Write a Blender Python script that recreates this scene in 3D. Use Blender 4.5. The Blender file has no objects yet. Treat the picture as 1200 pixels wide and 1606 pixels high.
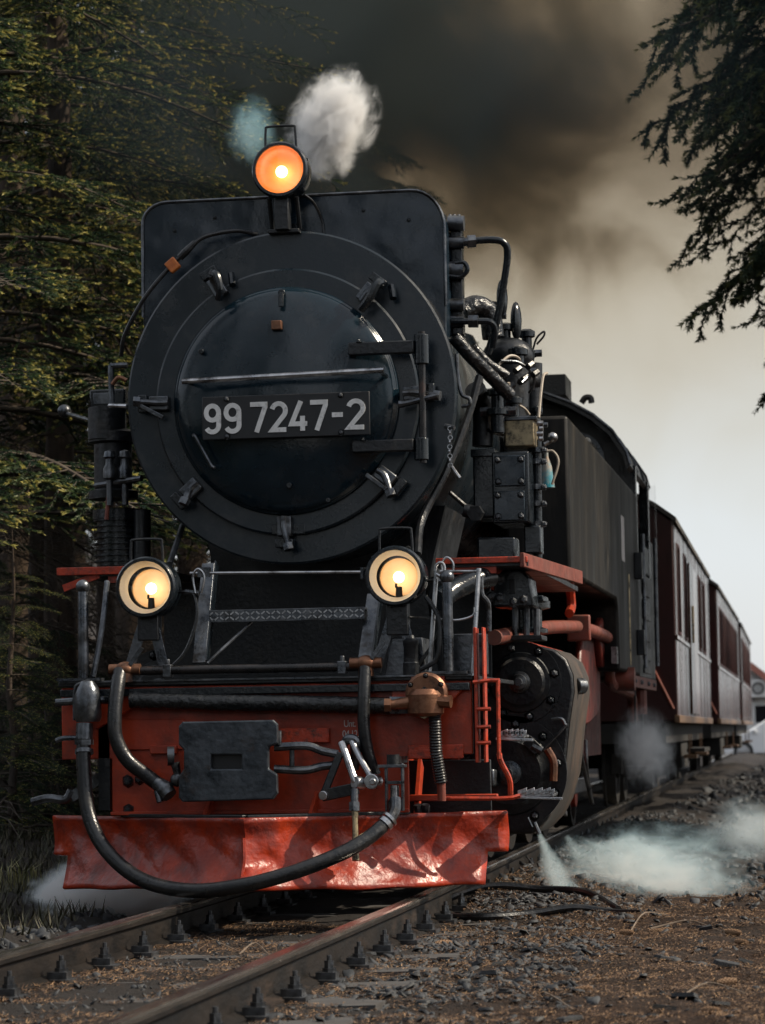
import bpy, bmesh, math, random
import numpy as np
from mathutils import Vector, Matrix, Quaternion

random.seed(7)
rng = np.random.default_rng(7)
SC = bpy.context.scene
COL = SC.collection
R_ = math.radians

# ------------------------------------------------------------------ camera
CAM = Vector((2.655, -12.5, 0.765))
FPX = 4250.0                        # 85 mm lens on a 24 mm wide frame
cx = Vector((0.98620, 0.16486, -0.01529))      # camera right / down / forward in metres-space
A_ = Vector(((1312 - 600) / FPX, (1138 - 803) / FPX, 1)).normalized()
B_ = Vector(((312 - 600) / FPX, (1138 + 15.5 - 803) / FPX, 1))
U_ = A_.cross(B_).normalized()
if U_.y > 0: U_ = -U_
X_ = A_.cross(U_)
if X_.x < 0: X_ = -X_
ROT = Matrix((X_, A_, U_))          # rows: track frame axes seen by the camera
cam_d = bpy.data.cameras.new('camera'); cam = bpy.data.objects.new('camera', cam_d); COL.objects.link(cam)
rt = Vector((ROT[0][0], ROT[1][0], ROT[2][0])); dn = Vector((ROT[0][1], ROT[1][1], ROT[2][1])); fw = Vector((ROT[0][2], ROT[1][2], ROT[2][2]))
m4 = Matrix.Identity(4)
for i in range(3):
    m4[i][0] = rt[i]; m4[i][1] = -dn[i]; m4[i][2] = -fw[i]; m4[i][3] = CAM[i]
cam.matrix_world = m4
cam_d.sensor_fit = 'HORIZONTAL'; cam_d.sensor_width = 24.0; cam_d.lens = 85.0
cam_d.clip_start = 0.1; cam_d.clip_end = 2000
cam_d.dof.use_dof = True; cam_d.dof.focus_distance = 13.0; cam_d.dof.aperture_fstop = 4.5
SC.camera = cam

# ------------------------------------------------------------------ sky, sun, exposure
SUN_DIR = Vector((0.72, 0.07, 0.66)).normalized()          # towards the sun
W = bpy.data.worlds.new('World'); SC.world = W; W.use_nodes = True
wn = W.node_tree.nodes; wl = W.node_tree.links
sky = wn.new('ShaderNodeTexSky'); sky.sky_type = 'NISHITA'; sky.sun_disc = False
sky.sun_elevation = math.asin(SUN_DIR.z); sky.sun_rotation = math.atan2(SUN_DIR.x, SUN_DIR.y)
sky.air_density = 1.0; sky.dust_density = 2.0; sky.ozone_density = 1.0
veil = wn.new('ShaderNodeMix'); veil.data_type = 'RGBA'; veil.inputs[0].default_value = .60; veil.inputs[7].default_value = (9.3, 9.6, 10.0, 1)   # thin bright overcast all round
wl.new(sky.outputs[0], veil.inputs[6]); wl.new(veil.outputs[2], wn['Background'].inputs[0]); wn['Background'].inputs[1].default_value = 0.105
sd = bpy.data.lights.new('sun', 'SUN'); sd.energy = 5.0; sd.angle = R_(0.6); sd.color = (1.0, 0.88, 0.70)
so = bpy.data.objects.new('sun', sd); COL.objects.link(so)
so.rotation_euler = SUN_DIR.to_track_quat('Z', 'Y').to_euler()
vs = SC.view_settings; vs.view_transform = 'Standard'; vs.look = 'None'; vs.gamma = 1.0; vs.use_curve_mapping = False
vs.exposure = 0.1
SC.render.engine = 'CYCLES'
cy = SC.cycles
cy.use_denoising = True
cy.max_bounces = 7; cy.diffuse_bounces = 2; cy.glossy_bounces = 3; cy.transmission_bounces = 3; cy.volume_bounces = 3; cy.transparent_max_bounces = 10
cy.volume_step_rate = 0.4; cy.volume_max_steps = 256
cy.sample_clamp_indirect = 6.0; cy.caustics_reflective = False; cy.caustics_refractive = False

# ------------------------------------------------------------------ helpers
def ray(px, py): return ROT @ Vector(((px - 600) / FPX, (py - 803) / FPX, 1))
def at(px, py, Y): d = ray(px, py); return CAM + d * ((Y - CAM.y) / d.y)
def atx(px, py, X): d = ray(px, py); return CAM + d * ((X - CAM.x) / d.x)
def atz(px, py, Z): d = ray(px, py); return CAM + d * ((Z - CAM.z) / d.z)

def tag(o, label=None, cat=None, group=None, kind=None):
    if label: o['label'] = label
    if cat: o['category'] = cat
    if group: o['group'] = group
    if kind: o['kind'] = kind
    return o
def empty(name, loc=(0, 0, 0), rz=0.0):
    o = bpy.data.objects.new(name, None); COL.objects.link(o); o.location = loc; o.rotation_euler[2] = rz
    o.empty_display_size = 0.1
    return o
def orth(d):
    d = Vector(d).normalized()
    a = Vector((0, 0, 1)) if abs(d.z) < 0.9 else Vector((1, 0, 0))
    u = a.cross(d).normalized()
    return u, d.cross(u)

class MB:
    def __init__(s): s.v = []; s.f = []
    def add(s, vs, fs):
        n = len(s.v); s.v += [tuple(p) for p in vs]; s.f += [tuple(n + i for i in f) for f in fs]; return s
    def box(s, x0, x1, y0, y1, z0, z1):
        return s.add([(x0,y0,z0),(x1,y0,z0),(x1,y1,z0),(x0,y1,z0),(x0,y0,z1),(x1,y0,z1),(x1,y1,z1),(x0,y1,z1)],
                     [(0,3,2,1),(4,5,6,7),(0,1,5,4),(1,2,6,5),(2,3,7,6),(3,0,4,7)])
    def obox(s, c, ax, ay, az, hx, hy, hz):       # oriented box
        c = Vector(c); ax, ay, az = Vector(ax).normalized()*hx, Vector(ay).normalized()*hy, Vector(az).normalized()*hz
        vs = [c + ax*i + ay*j + az*k for k in (-1,1) for (i,j) in ((-1,-1),(1,-1),(1,1),(-1,1))]
        return s.add(vs, [(0,3,2,1),(4,5,6,7),(0,1,5,4),(1,2,6,5),(2,3,7,6),(3,0,4,7)])
    def bar(s, p, q, w, t, side=(0, 1, 0)):        # flat bar p->q, width w, thickness t along side
        p, q = Vector(p), Vector(q); d = (q - p); n = Vector(side); n = (n - d * (n.dot(d) / d.length_squared)).normalized()
        return s.obox((p + q) / 2, d, n, d.cross(n), d.length / 2, t / 2, w / 2)
    def cyl(s, p, q, r, r2=None, n=20, cap=True):
        p, q = Vector(p), Vector(q); r2 = r if r2 is None else r2
        u, w = orth(q - p); vs = []
        for (c, rr) in ((p, r), (q, r2)):
            for i in range(n):
                a = 2*math.pi*i/n; vs.append(c + u*(rr*math.cos(a)) + w*(rr*math.sin(a)))
        fs = [(i, (i+1) % n, n + (i+1) % n, n + i) for i in range(n)]
        if cap: fs += [tuple(range(n-1, -1, -1)), tuple(range(n, 2*n))]
        return s.add(vs, fs)
    def lathe(s, prof, org, d, n=32, close=False, cap=True):  # prof: (radius, along)
        org = Vector(org); d = Vector(d).normalized(); u, w = orth(d); vs = []; m = len(prof)
        for (r, h) in prof:
            for i in range(n):
                a = 2*math.pi*i/n; vs.append(org + d*h + u*(r*math.cos(a)) + w*(r*math.sin(a)))
        fs = []
        for j in range(m if close else m - 1):
            k = (j + 1) % m
            for i in range(n): fs.append((j*n+i, j*n+(i+1) % n, k*n+(i+1) % n, k*n+i))
        if not close and cap:
            if prof[0][0] > 1e-6: fs.append(tuple(range(n-1, -1, -1)))
            if prof[-1][0] > 1e-6: fs.append(tuple((m-1)*n + i for i in range(n)))
        return s.add(vs, fs)
    def tube(s, pts, r, n=8, sub=6, rad=None, smooth=True):
        pts = [Vector(p) for p in pts]
        if smooth and len(pts) > 2:
            P = [pts[0]*2 - pts[1]] + pts + [pts[-1]*2 - pts[-2]]; out = []; rr = []
            for i in range(1, len(P) - 2):
                for k in range(sub):
                    t = k / sub; a, b, c, d = P[i-1], P[i], P[i+1], P[i+2]
                    out.append(0.5*((2*b) + (c - a)*t + (2*a - 5*b + 4*c - d)*t*t + (3*b - a - 3*c + d)*t**3))
                    if rad: rr.append(rad[i-1]*(1-t) + rad[i]*t)
            out.append(pts[-1])
            if rad: rr.append(rad[-1])
        else: out = pts; rr = rad
        m = len(out); vs = []
        u, w = orth(out[1] - out[0]); pd = (out[1] - out[0]).normalized()
        for i, p in enumerate(out):
            d = (out[min(i+1, m-1)] - out[max(i-1, 0)]).normalized()
            q = pd.rotation_difference(d); u = q @ u; w = q @ w; pd = d
            R = rr[i] if rr else r
            for k in range(n):
                a = 2*math.pi*k/n; vs.append(p + u*(R*math.cos(a)) + w*(R*math.sin(a)))
        fs = [(j*n+i, j*n+(i+1) % n, (j+1)*n+(i+1) % n, (j+1)*n+i) for j in range(m-1) for i in range(n)]
        fs += [tuple(range(n-1, -1, -1)), tuple((m-1)*n + i for i in range(n))]
        return s.add(vs, fs)
    def prism(s, poly, y0, y1):                    # poly in (x, z), extruded along Y
        n = len(poly); vs = [(x, y0, z) for x, z in poly] + [(x, y1, z) for x, z in poly]
        return s.add(vs, [tuple(range(n)), tuple(range(2*n-1, n-1, -1))] + [(i, n+i, n+(i+1) % n, (i+1) % n) for i in range(n)])
    def prismx(s, poly, x0, x1):                   # poly in (y, z), extruded along X
        n = len(poly); vs = [(x0, y, z) for y, z in poly] + [(x1, y, z) for y, z in poly]
        return s.add(vs, [tuple(range(n-1, -1, -1)), tuple(range(n, 2*n))] + [(i, (i+1) % n, n+(i+1) % n, n+i) for i in range(n)])
    def sphere(s, c, r, n=14, m=8, sc=(1, 1, 1)):
        c = Vector(c); vs = [c + Vector((0, 0, -r*sc[2]))]
        for j in range(1, m):
            t = -math.pi/2 + math.pi*j/m
            for i in range(n):
                a = 2*math.pi*i/n; vs.append(c + Vector((r*math.cos(t)*math.cos(a)*sc[0], r*math.cos(t)*math.sin(a)*sc[1], r*math.sin(t)*sc[2])))
        vs.append(c + Vector((0, 0, r*sc[2]))); L = len(vs) - 1
        fs = [(0, 1+(i+1) % n, 1+i) for i in range(n)] + [(L, L-n+i, L-n+(i+1) % n) for i in range(n)]
        fs += [(1+j*n+i, 1+j*n+(i+1) % n, 1+(j+1)*n+(i+1) % n, 1+(j+1)*n+i) for j in range(m-2) for i in range(n)]
        return s.add(vs, fs)
    def ribbon(s, pts, w, fn, d):                  # flat stroke with mitred corners; fn maps (u, v, depth) to a point
        pts = [Vector(p) for p in pts]; n = len(pts); L = []; Rr = []
        for i in range(n):
            a = (pts[i] - pts[i-1]).normalized() if i else (pts[1] - pts[0]).normalized()
            b = (pts[i+1] - pts[i]).normalized() if i < n-1 else a
            t = (a + b).normalized(); nn = Vector((-t.y, t.x)); k = w/2/max(0.45, nn.dot(Vector((-a.y, a.x))))
            L.append(pts[i] + nn*k); Rr.append(pts[i] - nn*k)
        vs = [fn(p.x, p.y, 0) for p in L] + [fn(p.x, p.y, 0) for p in Rr] + [fn(p.x, p.y, d) for p in L] + [fn(p.x, p.y, d) for p in Rr]
        fs = []
        for i in range(n-1):
            fs += [(i, n+i, n+i+1, i+1), (2*n+i, 2*n+i+1, 3*n+i+1, 3*n+i), (i, i+1, 2*n+i+1, 2*n+i), (n+i, 3*n+i, 3*n+i+1, n+i+1)]
        fs += [(0, 2*n, 3*n, n), (n-1, 2*n-1, 4*n-1, 3*n-1)]
        return s.add(vs, fs)
    def mesh(s, name, angle=35):
        me = bpy.data.meshes.new(name); me.from_pydata(s.v, [], s.f)
        bm = bmesh.new(); bm.from_mesh(me); bmesh.ops.recalc_face_normals(bm, faces=bm.faces); bm.to_mesh(me); bm.free()
        me.polygons.foreach_set('use_smooth', [True]*len(me.polygons)); me.set_sharp_from_angle(angle=R_(angle))
        return me
    def build(s, name, mat, parent=None, bevel=0.0, seg=2, angle=35):
        me = s.mesh(name, angle); o = bpy.data.objects.new(name, me); COL.objects.link(o)
        if mat: me.materials.append(mat)
        if parent: o.parent = parent
        if bevel:
            b = o.modifiers.new('bevel', 'BEVEL'); b.width = bevel; b.segments = seg; b.limit_method = 'ANGLE'; b.angle_limit = R_(40)
        return o
def link_copy(src, parent, loc=None, rot=None, scale=None, name=None):
    o = src.copy(); COL.objects.link(o); o.parent = parent
    if name: o.name = name
    if loc is not None: o.location = loc
    if rot is not None: o.rotation_euler = rot
    if scale is not None: o.scale = scale
    return o

# ------------------------------------------------------------------ materials
def mat(name, c1, c2=None, rough=0.5, rough2=None, metal=0.0, scale=6.0, detail=5.0, bump=0.0, bscale=40.0, stretch=(1, 1, 1),
        c3=None, wscale=2.0, wlo=0.55, whi=0.7, spec=0.5, coat=0.0, big=0.0, bigscale=2.5, bigstretch=(1, 1, 1), fac=(0.35, 0.65)):
    m = bpy.data.materials.new(name); m.use_nodes = True; nt = m.node_tree; N = nt.nodes; L = nt.links
    b = N['Principled BSDF']; tc = N.new('ShaderNodeTexCoord'); mp = N.new('ShaderNodeMapping'); mp.inputs['Scale'].default_value = stretch
    L.new(tc.outputs['Object'], mp.inputs['Vector'])
    no = N.new('ShaderNodeTexNoise'); no.inputs['Scale'].default_value = scale; no.inputs['Detail'].default_value = detail; no.inputs['Roughness'].default_value = 0.6
    L.new(mp.outputs[0], no.inputs['Vector'])
    mr = N.new('ShaderNodeMapRange'); mr.inputs[1].default_value = fac[0]; mr.inputs[2].default_value = fac[1]; L.new(no.outputs['Fac'], mr.inputs[0])
    mx = N.new('ShaderNodeMix'); mx.data_type = 'RGBA'; mx.inputs[6].default_value = (*c1, 1); mx.inputs[7].default_value = (*(c2 or c1), 1)
    L.new(mr.outputs[0], mx.inputs[0]); col = mx.outputs[2]
    if c3:
        n3 = N.new('ShaderNodeTexNoise'); n3.inputs['Scale'].default_value = wscale; n3.inputs['Detail'].default_value = 8; n3.inputs['Roughness'].default_value = 0.7
        L.new(mp.outputs[0], n3.inputs['Vector'])
        m3 = N.new('ShaderNodeMapRange'); m3.inputs[1].default_value = wlo; m3.inputs[2].default_value = whi; L.new(n3.outputs['Fac'], m3.inputs[0])
        x3 = N.new('ShaderNodeMix'); x3.data_type = 'RGBA'; x3.inputs[7].default_value = (*c3, 1); L.new(m3.outputs[0], x3.inputs[0]); L.new(col, x3.inputs[6]); col = x3.outputs[2]
    L.new(col, b.inputs['Base Color'])
    rr = N.new('ShaderNodeMapRange'); rr.inputs[1].default_value = 0.3; rr.inputs[2].default_value = 0.7
    rr.inputs[3].default_value = rough; rr.inputs[4].default_value = rough if rough2 is None else rough2
    L.new(no.outputs['Fac'], rr.inputs[0]); L.new(rr.outputs[0], b.inputs['Roughness'])
    b.inputs['Metallic'].default_value = metal; b.inputs['Specular IOR Level'].default_value = spec; b.inputs['Coat Weight'].default_value = coat
    last = None
    if big:
        nb = N.new('ShaderNodeTexNoise'); nb.inputs['Scale'].default_value = bigscale; nb.inputs['Detail'].default_value = 2
        mb = N.new('ShaderNodeMapping'); mb.inputs['Scale'].default_value = bigstretch; L.new(tc.outputs['Object'], mb.inputs[0]); L.new(mb.outputs[0], nb.inputs[0])
        bb = N.new('ShaderNodeBump'); bb.inputs['Distance'].default_value = big; bb.inputs['Strength'].default_value = 1.0; L.new(nb.outputs['Fac'], bb.inputs['Height']); last = bb
    if bump:
        nf = N.new('ShaderNodeTexNoise'); nf.inputs['Scale'].default_value = bscale; nf.inputs['Detail'].default_value = 6; L.new(mp.outputs[0], nf.inputs['Vector'])
        bf = N.new('ShaderNodeBump'); bf.inputs['Distance'].default_value = bump; bf.inputs['Strength'].default_value = 1.0; L.new(nf.outputs['Fac'], bf.inputs['Height'])
        if last: L.new(last.outputs[0], bf.inputs['Normal'])
        last = bf
    if last: L.new(last.outputs[0], b.inputs['Normal'])
    return m
def emit(name, c, s):
    m = bpy.data.materials.new(name); m.use_nodes = True; N = m.node_tree.nodes; N.clear()
    e = N.new('ShaderNodeEmission'); e.inputs[0].default_value = (*c, 1); e.inputs[1].default_value = s
    o = N.new('ShaderNodeOutputMaterial'); m.node_tree.links.new(e.outputs[0], o.inputs[0]); return m
def thin_glass(name, tint=(1, 1, 1), refl=0.06):
    m = bpy.data.materials.new(name); m.use_nodes = True; N = m.node_tree.nodes; N.clear(); L = m.node_tree.links
    t = N.new('ShaderNodeBsdfTransparent'); t.inputs[0].default_value = (*tint, 1); g = N.new('ShaderNodeBsdfGlossy'); g.inputs['Roughness'].default_value = 0.03
    mx = N.new('ShaderNodeMixShader'); mx.inputs[0].default_value = refl; L.new(t.outputs[0], mx.inputs[1]); L.new(g.outputs[0], mx.inputs[2])
    o = N.new('ShaderNodeOutputMaterial'); L.new(mx.outputs[0], o.inputs[0]); return m

M = {}
M['black'] = mat('black_paint', (.0035,.006,.009), (.008,.012,.016), .13, .34, scale=9, c3=(.05,.045,.04), wscale=5, wlo=.58, whi=.8, bump=.0015, bscale=60)
M['blackm'] = mat('black_grimy_paint', (.0035,.005,.0075), (.010,.0118,.0142), .28, .52, scale=7, c3=(.045,.037,.03), wscale=6, wlo=.55, whi=.78, bump=.003, bscale=50)
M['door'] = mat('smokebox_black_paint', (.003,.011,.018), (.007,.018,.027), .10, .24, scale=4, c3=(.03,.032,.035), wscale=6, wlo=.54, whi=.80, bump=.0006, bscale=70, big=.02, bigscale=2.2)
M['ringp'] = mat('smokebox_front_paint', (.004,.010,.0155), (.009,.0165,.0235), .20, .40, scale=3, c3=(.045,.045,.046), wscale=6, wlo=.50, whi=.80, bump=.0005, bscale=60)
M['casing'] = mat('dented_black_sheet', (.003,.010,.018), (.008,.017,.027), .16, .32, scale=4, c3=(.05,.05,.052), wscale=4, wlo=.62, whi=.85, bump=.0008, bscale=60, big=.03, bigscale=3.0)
M['tank'] = mat('tank_black_paint', (.005,.005,.005), (.011,.0105,.010), .42, .62, scale=3, stretch=(1,1,.25), c3=(.05,.043,.034), wscale=4, wlo=.5, whi=.8, bump=.001, bscale=30, big=.0025, bigscale=1.2, bigstretch=(1,.7,.5), spec=.22)
M['steel'] = mat('worn_steel', (.30,.31,.33), (.50,.50,.51), .22, .42, metal=1, scale=14, c3=(.05,.045,.04), wscale=9, wlo=.5, whi=.7, bump=.001, bscale=70)
M['dsteel'] = mat('dark_oily_steel', (.06,.068,.08), (.16,.168,.18), .22, .45, metal=.85, scale=12, c3=(.03,.026,.022), wscale=8, wlo=.48, whi=.7, bump=.002, bscale=60)
M['plate'] = mat('coupler_plate_steel', (.030,.037,.045), (.085,.095,.108), .24, .5, metal=.6, scale=11, c3=(.06,.032,.018), wscale=6, wlo=.58, whi=.75, bump=.003, bscale=34, big=.006, bigscale=9)
M['red'] = mat('red_oxide_paint', (.48,.050,.013), (.28,.028,.009), .30, .52, scale=7, c3=(.05,.022,.016), wscale=4, wlo=.50, whi=.74, bump=.0015, bscale=45)
M['reddk'] = mat('dark_red_paint', (.15,.017,.009), (.08,.010,.007), .4, .6, scale=7, c3=(.03,.016,.012), wscale=5, wlo=.46, whi=.7, bump=.002, bscale=40)  # darker copy of the red paint, on hangers and frame side
M['redb'] = mat('bright_red_paint', (.52,.055,.018), (.36,.038,.015), .34, .55, scale=12, c3=(.07,.03,.02), wscale=24, wlo=.50, whi=.68, bump=.003, bscale=60)
M['redpipe'] = mat('faded_red_pipe_paint', (.22,.05,.03), (.13,.034,.022), .4, .6, scale=9, c3=(.12,.06,.045), wscale=6, wlo=.5, whi=.7, bump=.002, bscale=40)
M['plow'] = mat('battered_red_plough_paint', (.44,.042,.010), (.22,.018,.006), .22, .44, scale=5, c3=(.12,.03,.026), wscale=9, wlo=.46, whi=.72, bump=.005, bscale=30, big=.030, bigscale=3.2, bigstretch=(1.3,1,1.2), spec=.42)
M['rubber'] = mat('black_rubber', (.006,.007,.0085), (.011,.012,.0135), .24, .4, scale=20, bump=.002, bscale=70, c3=(.035,.032,.03), wscale=9, wlo=.5, whi=.75)
M['lag'] = mat('tarred_lagging', (.006,.0068,.008), (.014,.0148,.016), .14, .34, scale=20, bump=.012, bscale=34)
M['bronze'] = mat('grimy_bronze', (.16,.07,.04), (.24,.12,.07), .34, .5, metal=.75, scale=14, c3=(.05,.03,.025), wscale=9, wlo=.5, whi=.68, bump=.002, bscale=50)
M['cream'] = mat('cream_enamel', (.72,.66,.55), (.66,.58,.46), .4, scale=10)
M['reflector'] = mat('amber_reflector', (.85,.62,.40), (.80,.56,.34), .35, scale=8)
M['amber'] = mat('amber_inner_paint', (.80,.30,.07), (.74,.26,.055), .35, scale=8)
M['bulb'] = emit('lit_bulb', (1.0, .74, .42), 9)
M['bulb2'] = emit('lit_bulb_small', (1.0, .66, .32), 11)
M['lens'] = thin_glass('lamp_glass')
M['white'] = mat('cast_white_digit_paint', (.80,.79,.77), (.66,.65,.63), .5, scale=25, c3=(.2,.19,.18), wscale=14, wlo=.58, whi=.75, bump=.001, bscale=80)
M['letter'] = mat('white_lettering', (.7,.68,.66), (.55,.5,.48), .6, scale=40)
M['numplate'] = mat('number_plate_black', (.008,.009,.011), (.014,.015,.017), .4, .5, scale=12)
M['orange'] = mat('orange_tag', (.55,.16,.03), (.4,.1,.02), .5, scale=40)
M['beige'] = mat('pale_wire', (.42,.36,.29), (.3,.25,.2), .5, scale=30)
M['teal'] = mat('teal_bottle', (.02,.20,.26), (.4,.28,.2), .3, scale=14)
M['brass'] = mat('dull_brass', (.35,.28,.17), (.22,.18,.12), .4, .55, metal=.8, scale=20, c3=(.05,.045,.035), wscale=20, wlo=.5, whi=.65)
M['railside'] = mat('rusty_rail', (.004,.0035,.003), (.014,.010,.0075), .5, .75, scale=14, stretch=(1,.3,1), bump=.003, bscale=50, spec=.25, c3=(.05,.033,.024), wscale=6, wlo=.55, whi=.75)
M['railtop'] = mat('polished_rail_head', (.28,.27,.26), (.46,.42,.37), .14, .30, metal=.95, scale=9, stretch=(6,.25,1), c3=(.10,.06,.045), wscale=3, wlo=.58, whi=.8)
M['sleeper'] = mat('weathered_sleeper', (.036,.035,.036), (.075,.072,.070), .75, .9, scale=9, stretch=(.3,3,1), c3=(.05,.04,.033), wscale=5, wlo=.5, whi=.7, bump=.006, bscale=22)
M['slate'] = mat('slate_stone', (.013,.015,.018), (.048,.051,.056), .6, .8, scale=5, bump=.004, bscale=30)
M['cone'] = mat('spruce_cone_scales', (.14,.075,.04), (.28,.17,.09), .7, scale=60)
M['twig'] = mat('dry_twig', (.20,.15,.11), (.10,.075,.055), .8, scale=20)
M['bark'] = mat('spruce_bark', (.028,.021,.017), (.085,.062,.047), .85, .95, scale=10, stretch=(1,1,.25), bump=.02, bscale=18)
M['deadw'] = mat('dead_branch_bark', (.035,.028,.024), (.095,.077,.062), .85, .95, scale=10, bump=.004, bscale=30)
M['coachred'] = mat('coach_end_red', (.045,.0065,.006), (.03,.005,.0045), .42, .55, scale=3, bump=.001, bscale=30)
M['coachside'] = mat('reflection_streaked_boards', (.075,.032,.020), (.018,.006,.005), .06, .30, scale=2.2, stretch=(1,5,.09), fac=(.42,.58), bump=.0, big=.003, bigscale=2.0, bigstretch=(1,3.0,.4), spec=.8)  # sky reflections painted as pale and dark streaks in the board colour
M['roofg'] = mat('grey_coach_roof', (.06,.058,.056), (.10,.095,.09), .7, .85, scale=4)
M['wframe'] = mat('varnished_window_frame', (.20,.12,.07), (.14,.08,.045), .35, scale=8)
M['darkglass'] = mat('dark_window_glass', (.01,.012,.014), (.012,.013,.015), .08, scale=2)
M['under'] = mat('underframe_black', (.012,.012,.012), (.03,.027,.024), .7, .85, scale=6)
M['carwhite'] = mat('car_white_paint', (.72,.73,.74), (.70,.71,.72), .22, scale=2, coat=.4)
M['tyre'] = mat('tyre_rubber', (.02,.02,.02), (.03,.03,.03), .7, scale=10)
M['render'] = mat('white_render_wall', (.72,.72,.70), (.64,.64,.62), .85, scale=3)
M['tileroof'] = mat('red_roof_verge', (.40,.16,.11), (.32,.12,.09), .7, scale=5)
M['acw'] = mat('air_conditioner_white', (.70,.70,.68), (.62,.62,.60), .4, scale=5)
M['aluminium'] = mat('wheel_alloy', (.55,.55,.56), (.45,.45,.46), .3, metal=.9, scale=5)

# needles: colour runs from old dark needles to yellow-green shoot tips along each twig
def needle_mat(name, dark, mid, tip):
    m = bpy.data.materials.new(name); m.use_nodes = True; N = m.node_tree.nodes; L = m.node_tree.links; b = N['Principled BSDF']
    a = N.new('ShaderNodeAttribute'); a.attribute_name = 'tip'
    r = N.new('ShaderNodeValToRGB'); e = r.color_ramp.elements
    e[0].position = .05; e[0].color = (*dark, 1); e[1].position = .95; e[1].color = (*tip, 1); x = e.new(.55); x.color = (*mid, 1)
    L.new(a.outputs['Fac'], r.inputs[0]); L.new(r.outputs[0], b.inputs['Base Color']); b.inputs['Roughness'].default_value = .55
    t = N.new('ShaderNodeBsdfTranslucent'); L.new(r.outputs[0], t.inputs[0]); mx = N.new('ShaderNodeMixShader'); mx.inputs[0].default_value = .40
    L.new(b.outputs[0], mx.inputs[1]); L.new(t.outputs[0], mx.inputs[2]); L.new(mx.outputs[0], N['Material Output'].inputs[0]); return m
M['needle'] = needle_mat('spruce_needles', (.018,.044,.030), (.085,.13,.048), (.50,.45,.14))
M['needleg'] = needle_mat('spruce_needles_green', (.020,.044,.034), (.052,.085,.048), (.17,.19,.075))

# ------------------------------------------------------------------ ground
def tc(Y): return .20 - .0175 * (math.log1p(math.exp(-abs(Y*1.2)))/1.2 + max(Y, 0))      # centre line of the track
def vnoise(x, y, s, seed=0):
    x = np.asarray(x)/s + seed*17.3; y = np.asarray(y)/s + seed*9.1; xi = np.floor(x); yi = np.floor(y); fx = x - xi; fy = y - yi
    def h(a, b): q = np.sin(a*127.1 + b*311.7 + seed*3.3)*43758.5453; return q - np.floor(q)
    u = fx*fx*(3-2*fx); v = fy*fy*(3-2*fy)
    return h(xi, yi)*(1-u)*(1-v) + h(xi+1, yi)*u*(1-v) + h(xi, yi+1)*(1-u)*v + h(xi+1, yi+1)*u*v
def sst(a, b, x): t = np.clip((x-a)/(b-a), 0, 1); return t*t*(3-2*t)
def ground_z(x, y):
    x = np.asarray(x, float); y = np.asarray(y, float); c = .2 - .0175*np.maximum(y, 0); d = x - c
    z = -.165 + .017*sst(.75, .55, np.abs(d)) + .022*(vnoise(x, y, .22, 9)-.45)*sst(.8,.55,np.abs(d)) + 0*x
    z = z + .05*sst(.7, 1.6, d)*(vnoise(x, y, .5, 1)-.3) + .04*(vnoise(x, y, .17, 2)-.5)*sst(.62, 1.0, np.abs(d)) + .018*(vnoise(x, y, .06, 3)-.5)
    z = z + .50*sst(14, 46, y)*sst(1.4, 3.4, d)                   # the bank of ballast that rises on the far side
    z = z + .105*sst(.2, 1.6, y)*sst(.575, .66, d)*sst(1.7, 1.0, d)*(.8 + .4*vnoise(x, y, .2, 12))      # ballast heaped against the rail
    z = z + .10*sst(.65, 1.1, -d)*vnoise(x, y, .3, 4)
    z = z + .55*sst(1.2, 3.0, -d)*(1-sst(-6, -2, -y)*0) - .35*sst(1.2, 3.0, -d)
    z = z + 9*sst(7, 30, -d)*sst(-25, 5, y)                       # wooded slope
    z = z + sst(60, 90, y)*-.25*sst(1.4, 3.4, d)
    return z
def axis(*seg):
    out = []
    for a, b, n in seg: out += list(np.linspace(a, b, n, endpoint=False))
    return np.array(out + [seg[-1][1]])
gx = axis((-900, -60, 8), (-60, -8, 26), (-8, -1.5, 34), (-1.5, 3.6, 150), (3.6, 9, 28), (9, 60, 14), (60, 900, 8))
gy = axis((-400, -20, 8), (-20, -6.5, 20), (-6.5, 3, 210), (3, 16, 120), (16, 60, 70), (60, 140, 16), (140, 1500, 10))
GX, GY = np.meshgrid(gx, gy); GZ = ground_z(GX, GY)
nx, ny = len(gx), len(gy)
V = np.stack([GX.ravel(), GY.ravel(), GZ.ravel()], 1); idx = np.arange(nx*ny).reshape(ny, nx)
F = np.stack([idx[:-1, :-1].ravel(), idx[:-1, 1:].ravel(), idx[1:, 1:].ravel(), idx[1:, :-1].ravel()], 1)
def np_mesh(name, V, F, smooth=True):
    me = bpy.data.meshes.new(name); k = F.shape[1]
    me.vertices.add(len(V)); me.vertices.foreach_set('co', V.astype(np.float32).ravel())
    me.loops.add(len(F)*k); me.loops.foreach_set('vertex_index', F.astype(np.int32).ravel())
    me.polygons.add(len(F)); me.polygons.foreach_set('loop_start', np.arange(0, len(F)*k, k, dtype=np.int32)); me.polygons.foreach_set('loop_total', np.full(len(F), k, dtype=np.int32))
    me.update(calc_edges=True)
    if smooth: me.polygons.foreach_set('use_smooth', np.ones(len(F), dtype=bool))
    me.validate(); return me
gm = np_mesh('ground', V, F); ground = bpy.data.objects.new('ground', gm); COL.objects.link(ground); tag(ground, 'brown needle-strewn forest ground around the track', 'ground', kind='structure')
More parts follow.
